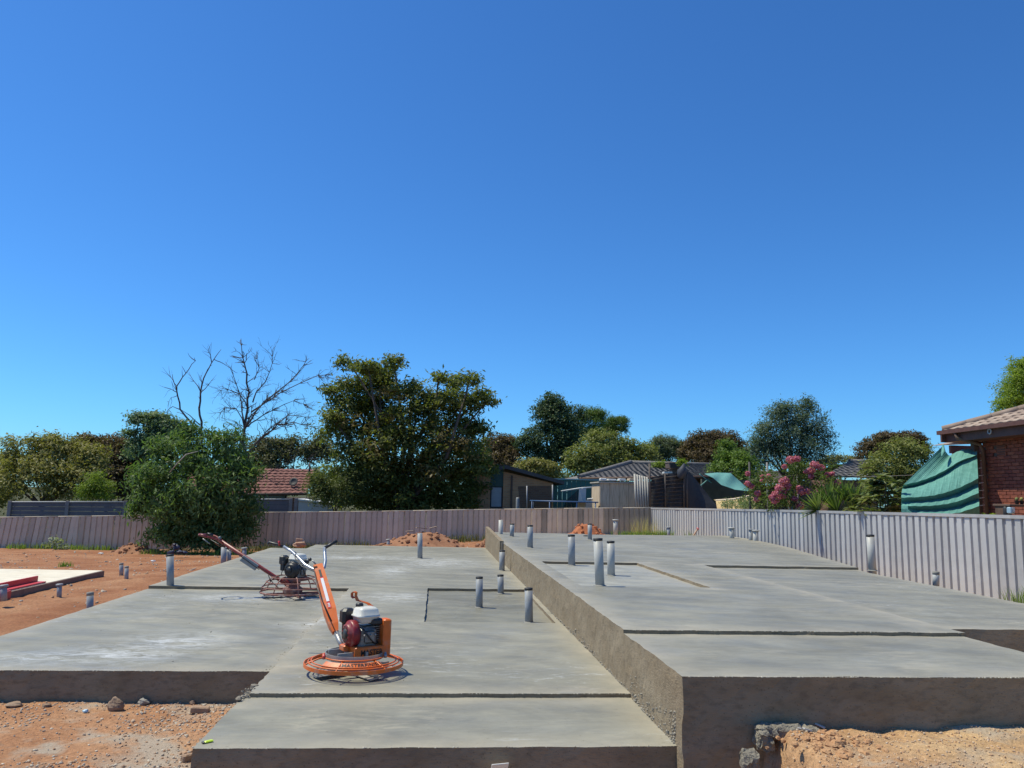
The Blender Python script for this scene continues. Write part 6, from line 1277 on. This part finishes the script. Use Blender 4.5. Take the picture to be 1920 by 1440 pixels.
rock('brick', 'brick half buried at the porch corner beside the lighter', 352, 1420, 26, 14, 5.1, mat('old_brick', (.26, .16, .1), (.36, .24, .16)), 'brick', 3, .9, True)
rock('brick', 'small brick lying on the tan stone behind the slab', 561, 1013, 12, 6, 24.6, mat('tan_rock', (.36, .2, .13), (.45, .28, .18)), 'brick', 3, .2, True)
# rough concrete spill at the front right
SPILL = mat('rough_concrete_spill', (.17, .15, .12), (.28, .25, .2), 14, .9, .9, 70)
o = empty('concrete_spill', W(1470, 1375, 4.83)); tag(o, 'rough dark grey concrete spill lump on the edge of the dirt bank', 'concrete lump')
def chunk(c_, dims, sd, n=26):              # a ragged block of spilled concrete
    V = []; Fs = []
    for i_ in range(n + 1):
        th = math.pi * i_ / n
        for k_ in range(2 * n):
            ph = math.pi * k_ / n; v = np.array([math.sin(th) * math.cos(ph), math.sin(th) * math.sin(ph), math.cos(th)]); V.append(np.sign(v) * np.abs(v) ** .45)
    V = np.array(V) * np.array(dims) / 2 + np.array(c_); d_ = np.stack([fbm(V * 26 + 9 * q, 4, sd + q) for q in range(3)], 1); V = V + d_ * .036
    for i_ in range(n):
        for k_ in range(2 * n): Fs.append((i_ * 2 * n + k_, (i_ + 1) * 2 * n + k_, (i_ + 1) * 2 * n + (k_ + 1) % (2 * n), i_ * 2 * n + (k_ + 1) % (2 * n)))
    return V, Fs
V, Fs = chunk(W(1476, 1372, 4.84), (.37, .13, .075), 3); mesh_np('lump', V, Fs, SPILL, o)
V, Fs = chunk(W(1430, 1385, 4.82), (.07, .12, .13), 5); mesh_np('lump', V, Fs, SPILL, o)
o = empty('concrete_spill', W(1405, 1425, 4.7)); tag(o, 'smaller rough concrete lump low in the trench at the bottom edge', 'concrete lump')
V, Fs = chunk(W(1404, 1428, 4.68), (.09, .1, .11), 8, 18); mesh_np('lump', V, Fs, SPILL, o)
for q, (px, py, an, ln) in enumerate([(1501, 1372, .9, .05), (1514, 1374, .2, .055), (1538, 1367, -.7, .06)]):
    p = GT(px, py) + np.array([0, 0, .02]); m_ = MB(); m_.box(p, (ln, .022, .006), rotz(an) @ np.array(Matrix.Rotation(.3, 3, 'Y'))); tag(m_.build('wood_chip', mat('grey_chip', (.45, .44, .42), (.55, .54, .52), 8, .8)), ['upright pale chip next to the rough concrete spill', 'middle pale chip lying flat by the concrete spill', 'rightmost pale chip beyond the concrete spill'][q], 'chip', 'pale chips on the dirt bank')
o = empty('dirt_clods', GT(1560, 1400)); tag(o, 'broken red clods on the sandy dirt bank at the front right', 'dirt clods', kind='stuff'); mb = MB()
for k in range(130):
    px = random.gauss(1560, 42); py = random.gauss(1395, 14)
    if 1425 < px < 1760 and 1368 < py < 1440: p = GT(px, py); mb.lump(p, random.uniform(.006, .026) * (1.3 if abs(px - 1565) < 25 else .8), k + 400, n=6, rough=.45)
mb.build('clods', mat('bank_clod', (.36, .18, .085), (.52, .31, .16), 9, .95, .6, 60), o)
# gravel
GRV = stonemat('gravel', [(.34, .18, .10), (.44, .29, .18), (.36, .33, .29), (.54, .46, .36), (.28, .25, .22), (.40, .24, .14)])
def gfl():
    while True:
        y = 4.3 + 2.85 * random.random(); x = -5.2 + 3.8 * random.random()
        c = vnoise(np.array([[x * 1.4, y * 1.4, 3.3]]), 8)[0]
        if random.random() < .25 + .75 * max(0, c + .35): return (x, y, ground_z(x, y) + .002)
P_ = []
def bulk(n, xr, yr, dens, seed, lift=.003):
    x = xr[0] + (xr[1] - xr[0]) * RNG.random(n); y = yr[0] + (yr[1] - yr[0]) * RNG.random(n); c = vnoise(np.stack([x * 1.5, y * 1.5, x * 0 + 3.3], 1), seed); k = RNG.random(n) < dens + (1 - dens) * np.clip(c + .3, 0, 1); x, y = x[k], y[k]
    return np.stack([x, y, terrain(x, y) + lift], 1)
def bulkstones(P, smin, smax, name, m, label):
    it = iter(P); o = crumbs(len(P), lambda: next(it), smin, smax, name, m, None); tag(o, label, 'gravel', kind='stuff')
bulkstones(bulk(20000, (-5.3, -1.42), (4.3, 7.13), .12, 8), .004, .026, 'gravel', GRV, 'loose gravel scattered over the dirt in front of the garage slab')
bulkstones(bulk(4500, (2.02, 5.2), (4.0, 4.9), .1, 9), .004, .016, 'gravel', stonemat('sandy_gravel', [(.5, .33, .2), (.58, .43, .28), (.4, .22, .12), (.5, .42, .33)]), 'fine sandy gravel on the dirt bank at the front right')
bulkstones(bulk(3600, (-13, -4.5), (8, 29), .1, 10), .015, .07, 'rubble', GRV, 'scattered stones over the orange dirt at the left')
bulkstones(bulk(700, (-5, 8), (23.6, 29.2), .1, 11), .02, .12, 'rubble', GRV, 'scattered rubble along the back fence')
# weeds
def tufts(name, label, spots, hgt, m, n, w=.012):
    o = empty(name, (*spots[0][:2], ground_z(*spots[0][:2]))); tag(o, label, 'grass', kind='stuff'); V = []; Fs = []; T = []
    for (x, y, r_) in spots:
        k = n; a = RNG.random(k) * 6.28; rr = RNG.random(k) ** .5 * r_; xx, yy = x + rr * np.cos(a), y + rr * np.sin(a); zz_ = terrain(xx, yy)
        for i in range(k):
            an = random.random() * 6.28; l = hgt * random.uniform(.4, 1.1); bx, by2 = math.cos(an) * l * random.uniform(.1, .6), math.sin(an) * l * random.uniform(.1, .6); sx, sy = -math.sin(an) * w, math.cos(an) * w; o_ = len(V); tt = random.random()
            V += [(xx[i] - sx, yy[i] - sy, zz_[i] - .01), (xx[i] + sx, yy[i] + sy, zz_[i] - .01), (xx[i] + bx * .4 + sx * .7, yy[i] + by2 * .4 + sy * .7, zz_[i] + l * .6), (xx[i] + bx * .4 - sx * .7, yy[i] + by2 * .4 - sy * .7, zz_[i] + l * .6), (xx[i] + bx, yy[i] + by2, zz_[i] + l)]; T += [tt] * 5
            Fs += [(o_, o_ + 1, o_ + 2, o_ + 3), (o_ + 3, o_ + 2, o_ + 4)]
    mesh_np('blades', V, Fs, m, o, tint=T)
def sp_(pts, y, r_): return [(float(W(px, 1000, y)[0]), y + random.uniform(-.3, .3), r_) for px in pts]
tufts('weeds', 'green weeds along the foot of the fence at far left', sp_(range(20, 220, 12), 29.0, .3), .22, GRS, 26, .012)
tufts('weeds', 'grassy weeds along the back fence behind the lower slab', sp_(list(range(470, 690, 14)) + list(range(835, 925, 10)), 29.1, .35), .3, leafmat('weed_leaf', (.09, .10, .035), (.2, .19, .09)), 30, .012)
tufts('grass', 'bright green grass by the fence corner', sp_(range(1165, 1275, 8), 27.6, .4), .26, GRS, 50, .010)
tufts('dry_grass', 'tall dry straw coloured grass in the fence corner', sp_((1190, 1197, 1204, 1211, 1218, 1228), 28.6, .45), 0.75, DRYG, 26, .006)
tufts('grass', 'green grass strip at the foot of the ribbed fence', [(float(fpt(s_)[0]) - .35, float(fpt(s_)[1]), .25) for s_ in np.arange(.3, 4.5, .28)], .42, GRS, 70, .008)
tufts('grass', 'sparse grass tufts along the middle of the ribbed fence', [(float(fpt(s_)[0]) - .4, float(fpt(s_)[1]), .2) for s_ in (9.2, 9.5, 12.0, 12.3, 15, 17)], .4, GRS, 40, .01)
tufts('grass', 'small green tuft alone in the orange dirt at left', [(float(W(125, 1046, 19.5)[0]), 19.5, .16)], .14, GRS, 70, .008)
tufts('grass', 'grass in the shade below the dense dark bush', sp_(range(290, 480, 14), 26.6, .4), .18, GRS, 50, .012)
b_ = W(100, 1020, 28.6); w_ = empty('grey_weed', (b_[0], 28.6, ground_z(b_[0], 28.6))); tag(w_, 'pale grey green leafy weed at the foot of the left fence', 'weed')
P, Nn, T = crown_pts([(np.array([b_[0], 28.6, ground_z(b_[0], 28.6) + .15]), (.45, .3, .2))], 420, .15); leafcloud('leaves', w_, P, Nn, .12, leafmat('grey_weed_leaf', (.2, .24, .16), (.32, .36, .26)), .5, T)
# stake, lighter, paper, blue bag, scraps
A, B = W(1298, 1008, 25), W(1308, 992, 25); o = empty('survey_peg', A); tag(o, 'leaning wooden peg with pink top behind the upper slab', 'peg'); m_ = MB(); m_.tube([A - (B - A) * .2, B], .03, 4); m_.build('shaft', mat('peg_wood', (.4, .27, .2), rough=.8), o); m_ = MB(); m_.tube([B, B + (B - A) * .12], .045, 6); m_.build('painted_top', mat('pink_paint', (.65, .2, .22), rough=.6), o)
p = G(391, 1392, -.029); q_ = np.array([.05, .028, 0]); o = empty('lighter', p); tag(o, 'small lime yellow lighter lying on the front porch corner', 'lighter'); Ml = basis((.05, .045, 0))
m_ = MB(); m_.box(p + np.array([0, 0, .0065]), (.058, .023, .012), Ml, .005); m_.build('body', mat('lime_plastic', (.62, .8, .05), rough=.3), o); m_ = MB(); m_.box(p + Ml @ np.array([-.035, 0, .0065]), (.013, .02, .011), Ml, .002); m_.build('metal_head', mat('dark_metal_head', (.1, .1, .1), rough=.3, metal=.8), o)
p = W(936, 1442, 4.95); m_ = MB(); m_.box(p, (.11, .008, .085), rotz(.25) @ np.array(Matrix.Rotation(.5, 3, 'X')), .002); tag(m_.build('paper_scrap', mat('off_white_card', (.7, .67, .6), rough=.8)), 'off white card piece at the bottom edge below the porch', 'card')
p = GT(160, 1336) + np.array([0, 0, .012]); m_ = MB(); m_.lump(p, (.022, .018, .014), 77, n=6); tag(m_.build('plastic_scrap', mat('pale_blue_plastic', (.35, .5, .6))), 'pale blue plastic scrap in the dirt left of the chunky rock', 'litter')
b = W(330, 1030, 24.3); o = empty('tarp_bundle', b); tag(o, 'crumpled dark blue bundle lying in the shade of the dense bush', 'bundle'); mb = MB(); s = mpp(330, 1030, 24.3)
for k, (dx_, dy_, w2, h2) in enumerate([(-8, 6, 9, 6), (-2, -3, 9, 8), (6, 5, 10, 5), (14, 6, 9, 4), (-3, -9, 5, 4)]): mb.lump(b + np.array([dx_ * s, .1 * (k % 2), -dy_ * s]), (w2 * s * .7, w2 * s * .6, h2 * s * .7), k + 31, n=8, rough=.4)
mb.build('folds', mat('navy_tarp', (.015, .02, .05), (.03, .035, .075), 8, .5), o)
for q, (px, py, y, lab) in enumerate([(287, 1053, 19, 'white plastic scrap in the dirt behind the tall left pipe'), (118, 1162, 9.6, 'white scrap at the edge of the lower slab, front left'), (190, 1029, 26.5, 'flat white offcut at the foot of the left fence'), (146, 1148, 10.2, 'pale scrap beside the pipe with the broken cap')]):
    p = W(px, py, y); p[2] = max(ground_z(p[0], p[1]), p[2] if q == 0 else -9) + .015; s = mpp(px, py, y); m_ = MB(); m_.lump(p, (5 * s, 4 * s, 1.8 * s), q + 55, n=6); tag(m_.build('litter_scrap', WHITE), lab, 'litter')
for q, (px, py, w2) in enumerate([(790, 993, 20), (768, 999, 14), (812, 992, 14)]):
    p = W(px, py, 25.9); s = mpp(px, py, 25.9); m_ = MB(); m_.box(p + np.array([0, 0, .05]), (w2 * s, .12, .03), basis((1, .3, (-.1, .08, .2)[q]))); tag(m_.build('timber_offcut', mat('grey_brown_offcut', (.28, .2, .15), (.38, .3, .22), 6, .9)), ['longest timber offcut on top of the dirt mound', 'timber offcut on the left slope of the dirt mound', 'timber offcut on the right slope of the dirt mound'][q], 'timber', 'offcuts on the dirt mound')
